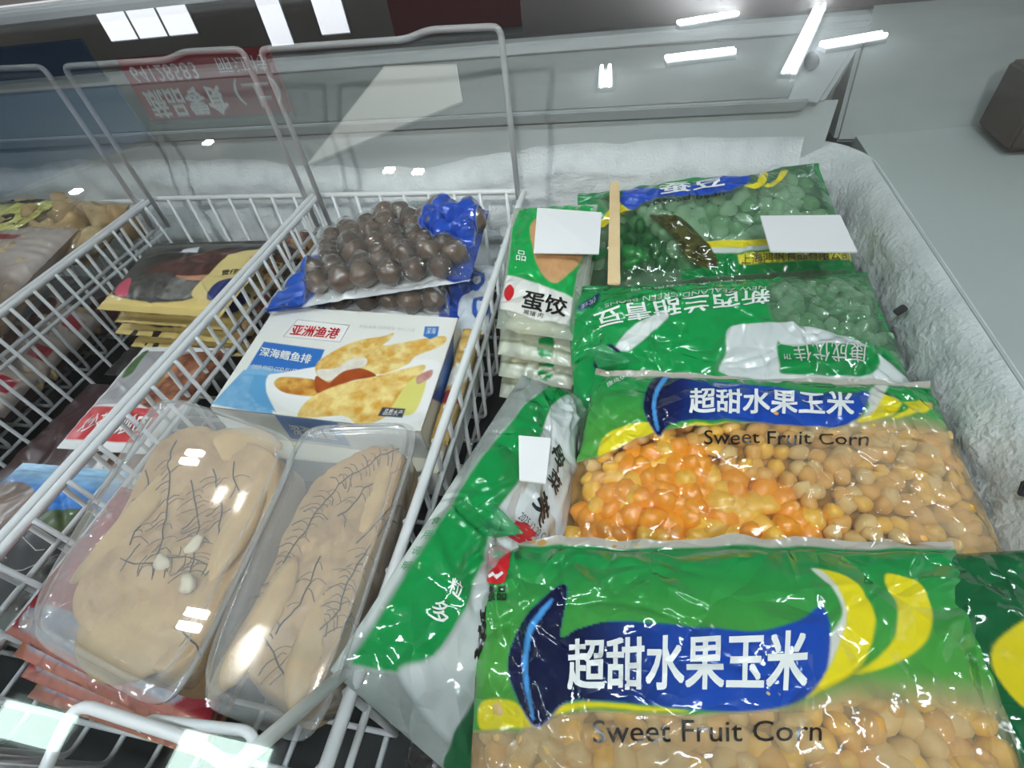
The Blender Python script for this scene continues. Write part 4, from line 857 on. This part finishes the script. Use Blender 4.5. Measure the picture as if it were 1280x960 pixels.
ink.poly(d['f3'], '#f3da8e', noise=1.1, nscale=100, hex2='#d69c38').poly([(.88, .62), (.95, .60), (.95, .86), (.88, .9), (.84, .88)], '#e6dd7a', .9).poly(d['rtag'], '#a3202c', noise=.4, nscale=200, hex2='#d8c0b0').poly(d['navy'], '#39404f', curve=False).poly(d['rib'], '#2f73bf', curve=False).poly(d['frame'], '#f4f3ef', curve=False)
part('printed_lid', bagmesh('printed_lid', sh, .0009, ink), M_matte, t)
letters('lettering', sh, d['brand'], '亚洲渔港', M_ink_r, t, .018, .0006); letters('lettering', sh, d['bluet'], '深海鳕鱼排', M_ink_w, t, .02, .0006); letters('lettering', sh, d['en'], 'DEEP-FRIED COD FILLET', M_ink_w, t, .0, .0006)
letters('lettering', sh, d['navyt'], '品质水产', M_ink_w, t, .0, .0006); letters('lettering', sh, d['ribw'], '深海', M_ink_w, t, .0, .0006); letters('lettering', sh, d['gtext'], '来自深海 优质鳕鱼 安心之选', M_ink_gr, t, .0, .0006)
fr = np.array(d['frame']); loop = [tuple(sh.surf(np.array(a), np.array(b), 1, .0006)) for a, b in fr]; tube('printed_frame', loop, .0005, M_ink_gr, t, 5, True)
# right and near side panels
rs = Sheet([BR + 0, TR + 0, TR - dn, BR - dn]); 
part('printed_side', bagmesh('printed_side', Sheet([p + np.array((.0008, 0, 0)) for p in (BR, TR, TR - dn, BR - dn)]), .002, Ink(rs, '#dfe0da').poly([(.25, .0), (.85, .0), (.7, .6), (.35, .6)], '#2b62ae', curve=False)), M_matte, t)
ns = Sheet([p + np.array((0, -.0008, 0)) for p in (BL, BR, BR - dn, BL - dn)])
part('printed_side', bagmesh('printed_side', ns, .0015, Ink(ns, '#e6e6e2').poly([(.33, .0), (.63, .0), (.63, .9), (.33, .9)], '#6f8fc8', curve=False)), M_matte, t)
letters('lettering', ns, [(.37, .3), (.58, .3), (.58, .7), (.37, .7)], '深海鳕鱼', M_ink_w, t, .02, .0006)
# second box below
def plain_box(name, label, cat, c, h, mat, topink=None):
    S = Sheet(c); t = thing(name, label, cat, tuple((S.c[2] + S.c[3]) / 2 - np.array((0, 0, h)))); q = (S.c[3], S.c[2], S.c[1], S.c[0])
    part('carton', hexa('carton', [tuple(p - np.array((0, 0, h))) for p in q] + [tuple(p - np.array((0, 0, .0006))) for p in q], .0015), mat, t)
    if topink: part('printed_lid', bagmesh('printed_lid', S, .002, topink(S)), M_matte, t)
    return t
plain_box('food_box', 'pale box with golden print under the cod box, beside the basket wire', 'food box', [(-.43, .47, .552), (-.178, .47, .552), (-.178, .27, .552), (-.43, .27, .552)], .048, pm('white_carton', '#e9e8e4', .5),
          lambda S: Ink(S, '#e4ddc8').poly([(.9, .1), (1, .1), (1, .5), (.9, .5)], '#d8a24a', noise=.6, nscale=80, hex2='#9c4a24').poly([(.9, .55), (1, .55), (1, .8), (.9, .8)], '#4f83bd'))
plain_bag('yellow_pack', 'crumpled yellow and white pack between the cod box and the basket wire', 'food pack', [(-.192, .46, .585), (-.168, .46, .585), (-.168, .29, .575), (-.188, .29, .575)], .006, .03, '#c9a45a', 1, M_filmh, 101,
          ink=lambda S: Ink(S, '#c6a055', .9).poly([(0, .4), (1, .35), (1, .5), (0, .55)], '#d9d6cc').poly([(0, .6), (1, .6), (1, .7), (0, .7)], '#8a2c2c'), cell=.002)
# clear trays
def tray(label, quad, z, depth, vein_world, outline, seed, hexc):
    q = [np.array(p, float) for p in quad]
    P = lambda s, t_: q[0] * (1 - s) * (1 - t_) + q[1] * s * (1 - t_) + q[2] * s * t_ + q[3] * (1 - s) * t_
    T = thing('clear_tray', label, 'food tray', tuple(list(np.mean(q, 0)[:2]) + [z - depth]), 'clear trays of tan seafood')
    NA = 96; th = np.linspace(0, 2 * np.pi, NA, endpoint=False); ex = .28
    rx = np.sign(np.cos(th)) * np.abs(np.cos(th)) ** ex; ry = np.sign(np.sin(th)) * np.abs(np.sin(th)) ** ex
    def ring(k, zz): return np.array([list(P(.5 + .5 * k * a, .5 + .5 * k * b)[:2]) + [zz] for a, b in zip(rx, ry)])
    def loft(name, spec, mat, close_end=True):
        R_ = [ring(k, zz) for k, zz in spec]; V = np.concatenate(R_); F = []
        for r in range(len(R_) - 1):
            for i in range(NA): j = (i + 1) % NA; F.append([r * NA + i, r * NA + j, (r + 1) * NA + j, (r + 1) * NA + i])
        if close_end: F.append([(len(R_) - 1) * NA + i for i in range(NA)])
        return part(name, mesh(name, V, F), mat, T)
    loft('tray_body', [(1.0, z + .001), (1.0, z - .001), (.93, z - .001), (.915, z - .006), (.86, z - depth + .006), (.83, z - depth), (.5, z - depth), (.05, z - depth)], M_tray)
    loft('tray_lid', [(1.0, z + .002), (.955, z + .003), (.945, z + .009), (.93, z + .012), (.905, z + .012), (.895, z + .0085), (.86, z + .008), (.6, z + .009), (.3, z + .009), (.05, z + .009)], M_tray)
    # the tan food inside
    O = spline(outline, 8); cc = O.mean(0); nr = 46; V = []; N = len(O)
    hz = lambda x, y: z - .010 + .006 * fbm(x * 24, y * 20, seed, 3) + .0034 * np.abs(fbm(x * 55, y * 40, seed + 4, 3)) + .001 * fbm(x * 140, y * 140, seed + 6, 2)
    for r in range(nr + 1):
        k = 1 - r / nr
        for i in range(N):
            s_, t_ = cc + (O[i] - cc) * min(1, k * 1.02); w = P(s_, t_); e = smooth(1.0, .90, np.array(k))
            V.append((w[0], w[1], float((z - depth + .004) * (1 - e) + hz(w[0], w[1]) * e)))
    F = [[r * N + i, r * N + (i + 1) % N, (r + 1) * N + (i + 1) % N, (r + 1) * N + i] for r in range(nr) for i in range(N)]
    part('seafood', mesh('seafood', V, F), pm('tan_flesh_%d' % seed, hexc, .45, coat=.15, var=.9, vscale=26, hex2='#a67c4e', sub=.15, bump=.6, bscale=70), T)
    vm = pm('dark_vein', '#3f2a1c', .5); vf = pm('faint_vein', '#7a5838', .5)
    vn = 0
    for pts, br in vein_world:
        pts = [Vector((a, b, hz(a, b) + .0006)) for a, b in pts]
        # resample
        fine = []
        for i in range(len(pts) - 1):
            for k in range(6):
                p = pts[i].lerp(pts[i + 1], k / 6); a = p.x + .0022 * float(fbm(np.array(p.x * 60), np.array(p.y * 60), seed + 30, 3)); b = p.y + .0018 * float(fbm(np.array(p.x * 60 + 9), np.array(p.y * 60), seed + 33, 3)); fine.append((a, b, float(hz(a, b)) + .0004))
        if len(fine) > 1: tube('vein', fine, .0006, vm, T, 5)
        r = random.Random(seed + vn); vn += 1
        for i in range(1, len(fine) - 1, 1):
            p = Vector(fine[i]); dr = (Vector(fine[min(i + 1, len(fine) - 1)]) - Vector(fine[i - 1])).normalized()
            for sd in (-1, 1):
                if r.random() > br: continue
                pr_ = Vector((-dr.y * sd, dr.x * sd, 0)) + dr * r.uniform(-.2, .6); L = r.uniform(.005, .016); bp = []
                for k in range(5):
                    a = p.x + pr_.x * L * k / 4; b = p.y + pr_.y * L * k / 4 + .002 * math.sin(k); bp.append((a, b, float(hz(a, b)) + .0003))
                tube('vein', bp, .0004, vm if r.random() < .4 else vf, T, 4)
    return T, hz
V1 = [([(-0.4000, 0.2182), (-0.3852, 0.1887), (-0.3676, 0.1584), (-0.3463, 0.1249), (-0.3335, 0.0976)], 0.55), ([(-0.3594, 0.1831), (-0.3363, 0.1546), (-0.3146, 0.1223), (-0.3037, 0.1016)], 0.7), ([(-0.3433, 0.1932), (-0.3186, 0.1642), (-0.2992, 0.1310)], 0.5), ([(-0.3732, 0.1081), (-0.3436, 0.1087), (-0.3212, 0.1182), (-0.2810, 0.1171)], 0.4), ([(-0.4081, 0.1862), (-0.3844, 0.1488), (-0.3712, 0.1149)], 0.35), ([(-0.3276, 0.2034), (-0.2929, 0.1598), (-0.2768, 0.1273)], 0.35), ([(-0.3226, 0.0728), (-0.2848, 0.0674), (-0.2536, 0.0518)], 0.2)]; V2 = [([(-0.1875, 0.2414), (-0.2153, 0.2229), (-0.2342, 0.2042), (-0.2417, 0.1721), (-0.2453, 0.1366), (-0.2422, 0.1115), (-0.2393, 0.0943)], 0.95), ([(-0.1981, 0.2082), (-0.2117, 0.1870), (-0.2178, 0.1677)], 0.3), ([(-0.1797, 0.1517), (-0.1843, 0.1225), (-0.1839, 0.0994), (-0.1931, 0.0792), (-0.2054, 0.0671)], 0.8), ([(-0.1732, 0.1804), (-0.1764, 0.1521)], 0.3), ([(-0.1739, 0.0981), (-0.1722, 0.0772)], 0.5), ([(-0.1751, 0.2272), (-0.1800, 0.1796), (-0.1932, 0.1434)], 0.25), ([(-0.2161, 0.1339), (-0.2119, 0.0982), (-0.2249, 0.0744)], 0.3), ([(-0.2364, 0.0835), (-0.2142, 0.0608), (-0.1934, 0.0497)], 0.4)]
T1, h1 = tray('clear lidded tray of tan veined seafood lying on the red packets', [(-0.4474, 0.2692, 0.652), (-0.2657, 0.2269, 0.652), (-0.2511, 0.0186, 0.652), (-0.3951, 0.0453, 0.652)], .652, .05, V1, [(.2, .07), (.45, .04), (.8, .05), (.95, .16), (.94, .6), (.93, .9), (.6, .96), (.3, .95), (.07, .88), (.05, .6), (.07, .25)], 5, '#c9a470')
T2, h2 = tray('clear lidded tray of tan veined seafood beside the right basket wall', [(-0.2831, 0.2510, 0.640), (-0.1704, 0.2672, 0.640), (-0.1604, 0.0195, 0.640), (-0.2512, 0.0295, 0.640)], .640, .05, V2, [(.15, .2), (.4, .07), (.78, .05), (.93, .16), (.92, .5), (.9, .82), (.72, .95), (.4, .94), (.16, .88), (.08, .6), (.07, .4)], 9, '#bf9a68')
for k, (a, b) in enumerate(((-.318, .128), (-.300, .098), (-.333, .11))):
    instance('white_piece', (lambda m: (m.materials.append(pm('white_flesh', '#e9dcc0', .5)), m)[1])(lumpmesh('white_piece', .0055, .0085, .0025, 300 + k, .25)), (a, b, h1(np.array(a), np.array(b)) + .001), (0, 0, k * .6), T1)
FO = pm('pale_fold', '#d2ae74', .45, coat=.15, var=.8, vscale=40, hex2='#bd9660', sub=.15, bump=.4, bscale=80)
def fold(T, hz, a, b, L, w, rot, seed):
    m = lumpmesh('fold', w, L, .0065, seed, .14, 3, 1.3); m.materials.append(FO); instance('fold', m, (a, b, float(hz(np.array(a), np.array(b))) - .0015), (0, 0, rot), T)
fold(T1, h1, -.392, .150, .068, .013, -.10, 401); fold(T1, h1, -.290, .150, .052, .013, .05, 402); fold(T1, h1, -.325, .062, .030, .045, .1, 403); fold(T1, h1, -.338, .225, .018, .04, .0, 404)
fold(T2, h2, -.240, .085, .055, .013, -.1, 405); fold(T2, h2, -.193, .190, .048, .009, .05, 406); fold(T2, h2, -.195, .075, .04, .012, .1, 407)
# vacuum packs of brown balls
M_ball = [pm('brown_ball_a', '#5d4637', .3, coat=.5, var=.8, vscale=60, hex2='#3c2c22'), pm('brown_ball_b', '#6f5947', .3, coat=.5, var=.8, vscale=60, hex2='#4a382b')]
BALL = []
for k in range(4):
    me = lumpmesh('ball', .0165, .0165, .015, 200 + k, .09, 3); me.materials.append(M_ball[k % 2]); BALL.append(me)
def snail_pack(label, quad, z, region, blue_fn, seed, sp=.034):
    S = Sheet(quad, 0, 0); t = thing('vacuum_pack', label, 'vacuum pack', tuple((S.c[2] + S.c[3]) / 2 - np.array((0, 0, .004))), 'vacuum packs of brown balls')
    r = random.Random(seed); c = []
    y = 0; row = 0
    while y < S.H:
        x = (row % 2) * sp / 2
        while x < S.W:
            s_, t_ = (x + r.uniform(-.15, .15) * sp) / S.W, (y + r.uniform(-.15, .15) * sp) / S.H
            if inpoly((s_, t_), region): c.append((s_, t_, r.uniform(.9, 1.12)))
            x += sp
        y += sp * .85; row += 1
    for s_, t_, k in c:
        p = S.surf(np.array(s_), np.array(t_)); instance('ball', BALL[r.randrange(4)], (p[0], p[1], p[2] + .0155 * k), (r.uniform(0, 6), r.uniform(0, 6), r.uniform(0, 6)), t, k)
    nx, ny = int(S.W / .0018), int(S.H / .0018); s, q = np.meshgrid(np.linspace(0, 1, nx), np.linspace(0, 1, ny)); P = S.surf(s, q)
    h = np.full(s.shape, .0)
    for s_, t_, k in c:
        p = S.surf(np.array(s_), np.array(t_)); dd = np.sqrt((P[..., 0] - p[0]) ** 2 + (P[..., 1] - p[1]) ** 2); R0 = .0185 * k
        h = np.maximum(h, (.0155 * k + .001 + np.sqrt(np.clip(R0 ** 2 - dd ** 2, 0, 1)) * .95) * (dd < R0) * 1.0); h = np.maximum(h, .030 * k * np.exp(-(np.maximum(dd - .012, 0) / .009) ** 2) * .62)
    h = h + .0022 * fbm(s * S.W * 80, q * S.H * 80, seed, 2) + .0014
    C = blue_fn(S)(s, q); P2 = P.copy(); P2[..., 2] += h
    part('shrunk_film', gridmesh('shrunk_film', P2, C), M_vac, t)
    # white and blue backing sheet
    B = Sheet(quad, 0.0, .0, crease=16, amp=.004, pucker=.002, seed=seed); inkb = Ink(S, '#e4e7ea').poly([(-.05, .45), (.12, .4), (.2, .7), (.17, 1.05), (-.05, 1.05)], '#1f57c0').poly([(.0, .8), (.1, .6), (.14, .72), (.06, .95)], '#e8ecf0').poly([(.84, .2), (1.05, .0), (1.05, .9), (.86, .9)], '#2349a8')
    part('backing_sheet', bagmesh('backing_sheet', Sheet([p + np.array((0, 0, -.002)) for p in quad], 0, 0, crease=24, amp=.005, pucker=.0025, seed=seed), .0025, inkb), M_matte, t)
    return t
M_vac = film('vacuum_film', .03, haze=.04, bump=.3, bscale=60, crumple=.8, ior=1.7)
clearblue = lambda S: Ink(S, '#e4e7ea', .0).poly([(.66, .38), (.70, .08), (.84, .0), (.98, .02), (.98, .45), (.93, .62), (.80, .60)], '#1c4bb6', .96).poly([(-.05, .55), (.1, .45), (.17, .75), (.16, 1.05), (-.05, 1.05)], '#1f57c0', .9)
q1 = [np.array(p) for p in ((-.447, .640, .618), (-.203, .690, .622), (-.19, .512, .622), (-.455, .450, .612))]
snail_pack('vacuum pack of brown balls with blue print, on top of the other one', q1, .62, [(.10, .02), (.5, -.03), (.97, .03), (.96, .55), (.92, .93), (.5, .95), (.2, .86), (.11, .45)], clearblue, 4, .0315)
q2 = [np.array(p) for p in ((-.46, .60, .570), (-.205, .60, .570), (-.199, .484, .575), (-.465, .486, .575))]
snail_pack('vacuum pack of brown balls lying under the upper one, behind the cod box', q2, .57, [(.15, .3), (.95, .3), (.93, .95), (.18, .95)], lambda S: Ink(S, '#e4e7ea', .0).poly([(.9, .2), (1, .2), (1, 1), (.92, 1)], '#2349a8', .9), 9)
plain_bag('blue_white_bag', 'white bag with blue roundels tucked beside the vacuum packs', 'food bag', [(-.238, .62, .575), (-.178, .61, .575), (-.166, .47, .57), (-.205, .46, .57)], .008, .03, '#c7ced6', 1, M_filmh, 111,
          ink=lambda S: Ink(S, '#cfd6dd', .95).poly([(.3, .2), (.6, .15), (.75, .3), (.6, .45), (.35, .4)], '#27509f').poly([(.42, .25), (.58, .24), (.62, .33), (.45, .36)], '#d8dde2').poly([(.5, .6), (.9, .55), (1, .75), (.7, .85), (.5, .78)], '#27509f').poly([(.62, .66), (.82, .64), (.85, .74), (.68, .77)], '#b8c6d8'), cell=.0018)
# packets with red and orange edges at the front of the basket
for k, (cx, hexc, lb) in enumerate((('#8e2630', '#8e2630', 'red edged packet on top of the orange stack under the left tray'), ('#b8703a', '#b8703a', 'orange packet in the middle of the stack under the left tray'), ('#93303a', '#93303a', 'red packet near the bottom of the stack under the left tray'), ('#c08a4c', '#c08a4c', 'pale orange packet at the bottom of the stack under the left tray'))):
    z = .578 - .020 * k
    plain_bag('sausage_packet', lb, 'food packet', [(-.50, .20, z), (-.30, .18, z), (-.275 - .01 * k, .018 - .004 * k, z), (-.50, .055 - .012 * k, z)], .007, .008, hexc, 1, M_film, 120 + k, 'stacked red and orange packets', cell=.0018,
              ink=lambda S, h=hexc: Ink(S, h).poly([(.1, .80), (.8, .80), (.8, .97), (.1, .97)], '#7c8fae', .9, noise=.8, nscale=160, hex2='#c9b8b0').poly([(0, .955), (1, .955), (1, 1), (0, 1)], '#b8786a', .9, curve=False))
bsk = [o for o in bpy.data.objects if o.name.startswith('wire_basket') and 'cod box' in o.get('label', '')][0]
tube('curved_bar', fillet([(-.262, -.04, .70), (-.277, .014, .70), (-.2, .010, .70), (-.168, .002, .70)], .012), .0032, M_white, bsk, 10)  # curved white bars put in at the front of the basket
tube('curved_bar', fillet([(-.240, .010, .69), (-.236, .0145, .69), (-.178, .019, .69), (-.166, .012, .69)], .004), .0028, M_white, bsk, 8)

# ---------------------------------------------------------------- middle basket
sh = SHEETS['pouch1']; d = D['pouch1']; cl = lambda P: [(min(max(a, -.02), 1.02), min(max(b, -.02), 1.0)) for a, b in P]
POU = ['flat pouch with black meat photo and yellow edges, top of its stack', 'yellow-edged pouch second from the top of its stack', 'yellow-edged pouch third from the top of its stack', 'yellow-edged pouch at the bottom of its stack']
for k in range(4):
    off = np.array(((0, 0, 0), (.004, .004, -.027), (-.010, .002, -.050), (.003, .0, -.075))[k])
    S = Sheet([p + off for p in sh.c], .012, .009, p=4, a=.6, crease=14, amp=.002, pucker=.001 + .002 * (k > 0), seed=41 + k, seal=(.05, .08), zig=.0022)
    t = thing('meat_pouch', POU[k], 'pouch', tuple((S.c[2] + S.c[3]) / 2 - np.array((0, 0, .01))), 'stacked yellow-edged pouches')
    ink = Ink(S, '#d9bd74').poly(cl(d['dark']), '#3c3733', noise=.5, nscale=60, hex2='#1c1815').poly([(.02, .0), (1, .0), (1, .14), (.02, .2)], '#45423e', noise=.5, nscale=50, hex2='#23211f').poly(d['gry'], '#8d8a86', noise=.7, nscale=120, hex2='#4a4744').poly(d['salmon'], '#c88a6a').poly(d['brown'], '#6a3a30', noise=.9, nscale=110, hex2='#2e1512').poly(d['blk'], '#2a2623', noise=.9, nscale=150, hex2='#6a6560').poly(cl(d['label']), '#e0c987').poly(d['nv'], '#2c3470').poly(d['red'], '#b3202c').poly(d['pink'], '#cc3f5e').poly(d['bar'], '#d9d9e2', curve=False)
    ink.func(lambda s, q, C: (lambda m: np.concatenate([C[..., :3] * (1 - m) + np.array(lin('#e2c67c')) * m, C[..., 3:]], -1))(smooth(.90, .915, q)[..., None]))
    part('printed_film', bagmesh('printed_film', S, .0015 if k == 0 else .002, ink, (*lin('#2a2420'), 1)), M_matte, t)
    if k == 0: letters('lettering', S, d['txt'], '煲仔饭', M_ink_k, t, .01)
sh = SHEETS['redpack']; d = D['redpack']
t = thing('stir_fry_pack', 'white-bordered pack with a red label and a photo of sliced meat, against the basket rails', 'food pack', (-.6, .255, .545))
ink = Ink(sh, '#e8e6e6').poly([(.05, .06), (.97, .04), (.97, .62), (.06, .64)], '#a9a5a8', curve=False).poly([(.45, .2), (.62, .08), (.97, .06), (.97, .62), (.58, .62), (.5, .4)], '#b0704e', noise=1.0, nscale=140, hex2='#5a2c22').poly(d['leaf'], '#4f7a3a', noise=.6, nscale=100).poly([(.5, .25), (.62, .2), (.6, .4), (.5, .5)], '#7a8a4a', noise=.9, nscale=160, hex2='#c87a52').poly([(.05, .655), (.93, .665), (.92, .93), (.02, .93)], '#c22a30', curve=False)
part('printed_film', bagmesh('printed_film', sh, .0015, ink, (*lin('#b0a8a4'), 1)), M_matte, t)
letters('lettering', sh, [(.14, .74), (.40, .70), (.42, .88), (.12, .88)], '炒茶', M_ink_w, t, .0); letters('lettering', sh, [(.55, .72), (.85, .72), (.85, .88), (.55, .88)], '炒肉', M_ink_w, t, .02)
letters('lettering', sh, [(.40, .12), (.50, .12), (.30, .60), (.20, .60)], '小炒', M_ink_gr, t, .0)
plain_bag('stir_fry_pack', 'brown nut pack peeking out below the red-labelled pack', 'food pack', [(-.66, .30, .535), (-.52, .30, .535), (-.50, .225, .535), (-.645, .222, .535)], .006, .02, '#cfc8c4', 1, M_matte, 131, cell=.0016,
          ink=lambda S: Ink(S, '#d8d4d2').poly([(.1, .1), (.35, .1), (.3, .85), (.08, .85)], '#8c8a8c', curve=False).poly([(.4, .1), (.95, .1), (.95, .8), (.4, .8)], '#8a5a38', noise=1, nscale=160, hex2='#3c2416', curve=False))
sh = SHEETS['bluepack']
t = thing('squid_pack', 'blue pack with a seascape and dark squid photo, at the left edge of the frame', 'food pack', (-.6, .03, .535))
def sea(s, q, C):
    g = smooth(.05, .2, q)[..., None]; c = np.array(lin('#9cc6e6')) * (1 - g) + np.array(lin('#2d74c4')) * g; n = (.5 + .5 * fbm(s * 12, q * 60, 5, 3))[..., None]; c = c * (.75 + .4 * n); m = smooth(.30, .26, q + .05 * np.sin(s * 5))[..., None]
    C[..., :3] = C[..., :3] * (1 - m) + c * m; return C
ink = Ink(sh, '#353236').func(sea).poly([(.0, .2), (.2, .14), (.42, .2), (.55, .34), (.5, .5), (.3, .62), (-.02, .6)], '#8c7468', noise=.8, nscale=50, hex2='#54423c').poly([(.62, .30), (.95, .26), (.98, .36), (.7, .42)], '#4a6030', noise=.8, nscale=120, hex2='#2a2a1c')
part('printed_film', bagmesh('printed_film', sh, .0015, ink, (*lin('#353236'), 1)), M_matte, t)
for pts in ([(.55, .5), (.62, .44), (.8, .5), (.95, .46)], [(.6, .75), (.68, .62), (.82, .6), (.95, .5)], [(.5, .62), (.54, .52), (.66, .56)]):
    tube('printed_line', [tuple(sh.surf(np.array(a), np.array(b), 1, .0008)) for a, b in pts], .0006, M_ink_gr, t, 5)
plain_bag('dark_pack', 'dark red and purple pack low in the middle basket under the wires', 'food pack', [(-.83, .42, .475), (-.66, .42, .475), (-.64, .12, .475), (-.83, .12, .475)], .012, .012, '#3a1f24', 1, M_matte, 133, cell=.003)
plain_bag('black_pack', 'black pack under the yellow-edged pouches', 'food pack', [(-.82, .68, .475), (-.56, .68, .475), (-.56, .44, .475), (-.82, .44, .475)], .012, .012, '#1d1a1b', 1, M_matte, 134, cell=.003)
# small bean pouch squeezed in the back right corner of the middle basket
t, S = plain_bag('snack_bag', 'clear bag of small brown nuts squeezed behind the pouches', 'snack bag', [(-.60, .735, .56), (-.538, .735, .56), (-.537, .47, .55), (-.56, .47, .55)], .012, .03, '#5a4634', .1, M_film, 135, cell=.002)
NB = []
for k in range(3):
    me = lumpmesh('nut', .013, .010, .010, 60 + k, .1); me.materials.append(pm(['nut_a', 'nut_b', 'nut_c'][k], ['#a8794c', '#7c4a38', '#c29a66'][k], .4)); NB.append(me)
core('nut_mass', S, t, pm('nut_shadow', '#3a241a', .7), .016, .05); scatter('nut', S, t, lambda p: True, lambda p, r: (NB[r.randrange(3)], r.uniform(.8, 1.1)), .018, .009, 33, 60)

# ---------------------------------------------------------------- left basket
CH = []
for k in range(4):
    me = lumpmesh('chunk', .036, .028, .024, 70 + k, .2, 3); me.materials.append(pm('beige_chunk_%d' % (k % 2), ['#d8bd8c', '#c9a876'][k % 2], .5, var=.7, vscale=30, hex2='#a58258', sub=.1)); CH.append(me)
t, S = plain_bag('chunk_bag', 'clear bag of beige frozen chunks with a yellow-green label, far left by the back wall', 'food bag', [(-1.20, .735, .625), (-.895, .735, .62), (-.90, .60, .60), (-1.20, .59, .60)], .022, .05, '#cbb893', .12, M_film, 141, cell=.002,
                 ink=lambda S: Ink(S, '#cbb893', .12).poly([(.15, .1), (.62, .08), (.52, .75), (.1, .7)], '#d6d57a', curve=False).poly([(.1, .02), (.45, .04), (.4, .2), (.1, .18)], '#2a2a24').poly([(.3, .45), (.38, .42), (.40, .55), (.32, .6)], '#1d1d1b'))
letters('lettering', S, [(.48, .3), (.52, .3), (.48, .65), (.44, .65)], '三味', M_ink_k, t, .0)
core('chunk_mass', S, t, pm('chunk_shadow', '#8a6f4a', .7), .035, .05); scatter('chunk', S, t, lambda p: True, lambda p, r: (CH[r.randrange(4)], r.uniform(.7, .95)), .046, .030, 35, 60)
t, S = plain_bag('dumpling_bag', 'milky plastic bag with red marks lying on the left basket', 'food bag', [(-1.22, .66, .615), (-.93, .645, .62), (-.885, .36, .60), (-1.22, .34, .60)], .02, .04, '#d8c6c0', .6, M_filmh, 142, cell=.0025,
                 ink=lambda S: Ink(S, '#d9cbc6', .62).poly([(.55, .14), (.72, .13), (.73, .19), (.56, .20)], '#a01c2a', curve=False).poly([(.3, .1), (.5, .08), (.52, .15), (.3, .17)], '#a01c2a', curve=False).poly([(.1, .45), (.95, .5), (.95, .95), (.1, .95)], '#8c7362', .55, soft=.02))
core('chunk_mass', S, t, pm('chunk_shadow', '#8a6f4a', .7), .035, .05); scatter('chunk', S, t, lambda p: True, lambda p, r: (CH[r.randrange(4)], r.uniform(.7, .95)), .05, .030, 36, 60)
RT = []
for k, (y, lb) in enumerate(((.505, 'small clear bag with a red tag farthest along the left wire wall'), (.435, 'small clear bag with a red tag, second along the left wire wall'), (.365, 'small clear bag with a red tag, third along the left wire wall'), (.298, 'small clear bag with a red tag, nearest along the left wire wall'))):
    t, S = plain_bag('tagged_bag', lb, 'food bag', [(-.955, y + .04, .555), (-.893, y + .04, .50), (-.893, y - .036, .49), (-.955, y - .036, .545)], .016, .02, '#cdb9ac', .7, M_filmh, 150 + k, 'clear bags with red tags', cell=.002,
                     ink=lambda S: Ink(S, '#d0bfb4', .72).poly([(.55, .3), (.85, .3), (.85, .62), (.55, .62)], '#a3182a', curve=False).poly([(-.02, .2), (.25, .2), (.25, .9), (-.02, .9)], '#6a1420', .8))
    scatter('chunk', S, t, lambda p: True, lambda p, r: (CH[r.randrange(4)], r.uniform(.4, .5)), .026, .03, 50 + k, 12)
plain_bag('maroon_pack', 'dark maroon pack deep in the left basket', 'food pack', [(-1.2, .70, .48), (-.90, .70, .48), (-.90, .25, .48), (-1.2, .25, .48)], .012, .012, '#4a1620', 1, M_matte, 161, cell=.004)
plain_bag('orange_pack', 'bright orange-red pack at the very left edge', 'food pack', [(-.97, .25, .50), (-.893, .25, .50), (-.893, .1, .50), (-.97, .1, .50)], .01, .03, '#c8401c', 1, M_matte, 162, cell=.004)
# dark brown box standing on the end ledge
tag(obj('brown_box', boxm('brown_box', .47, .80, .76, .85, .655, .735, .004), pm('brown_card', '#4c3e36', .8, var=.6, vscale=8)), 'dark brown box on the grey ledge behind the right end', 'box')
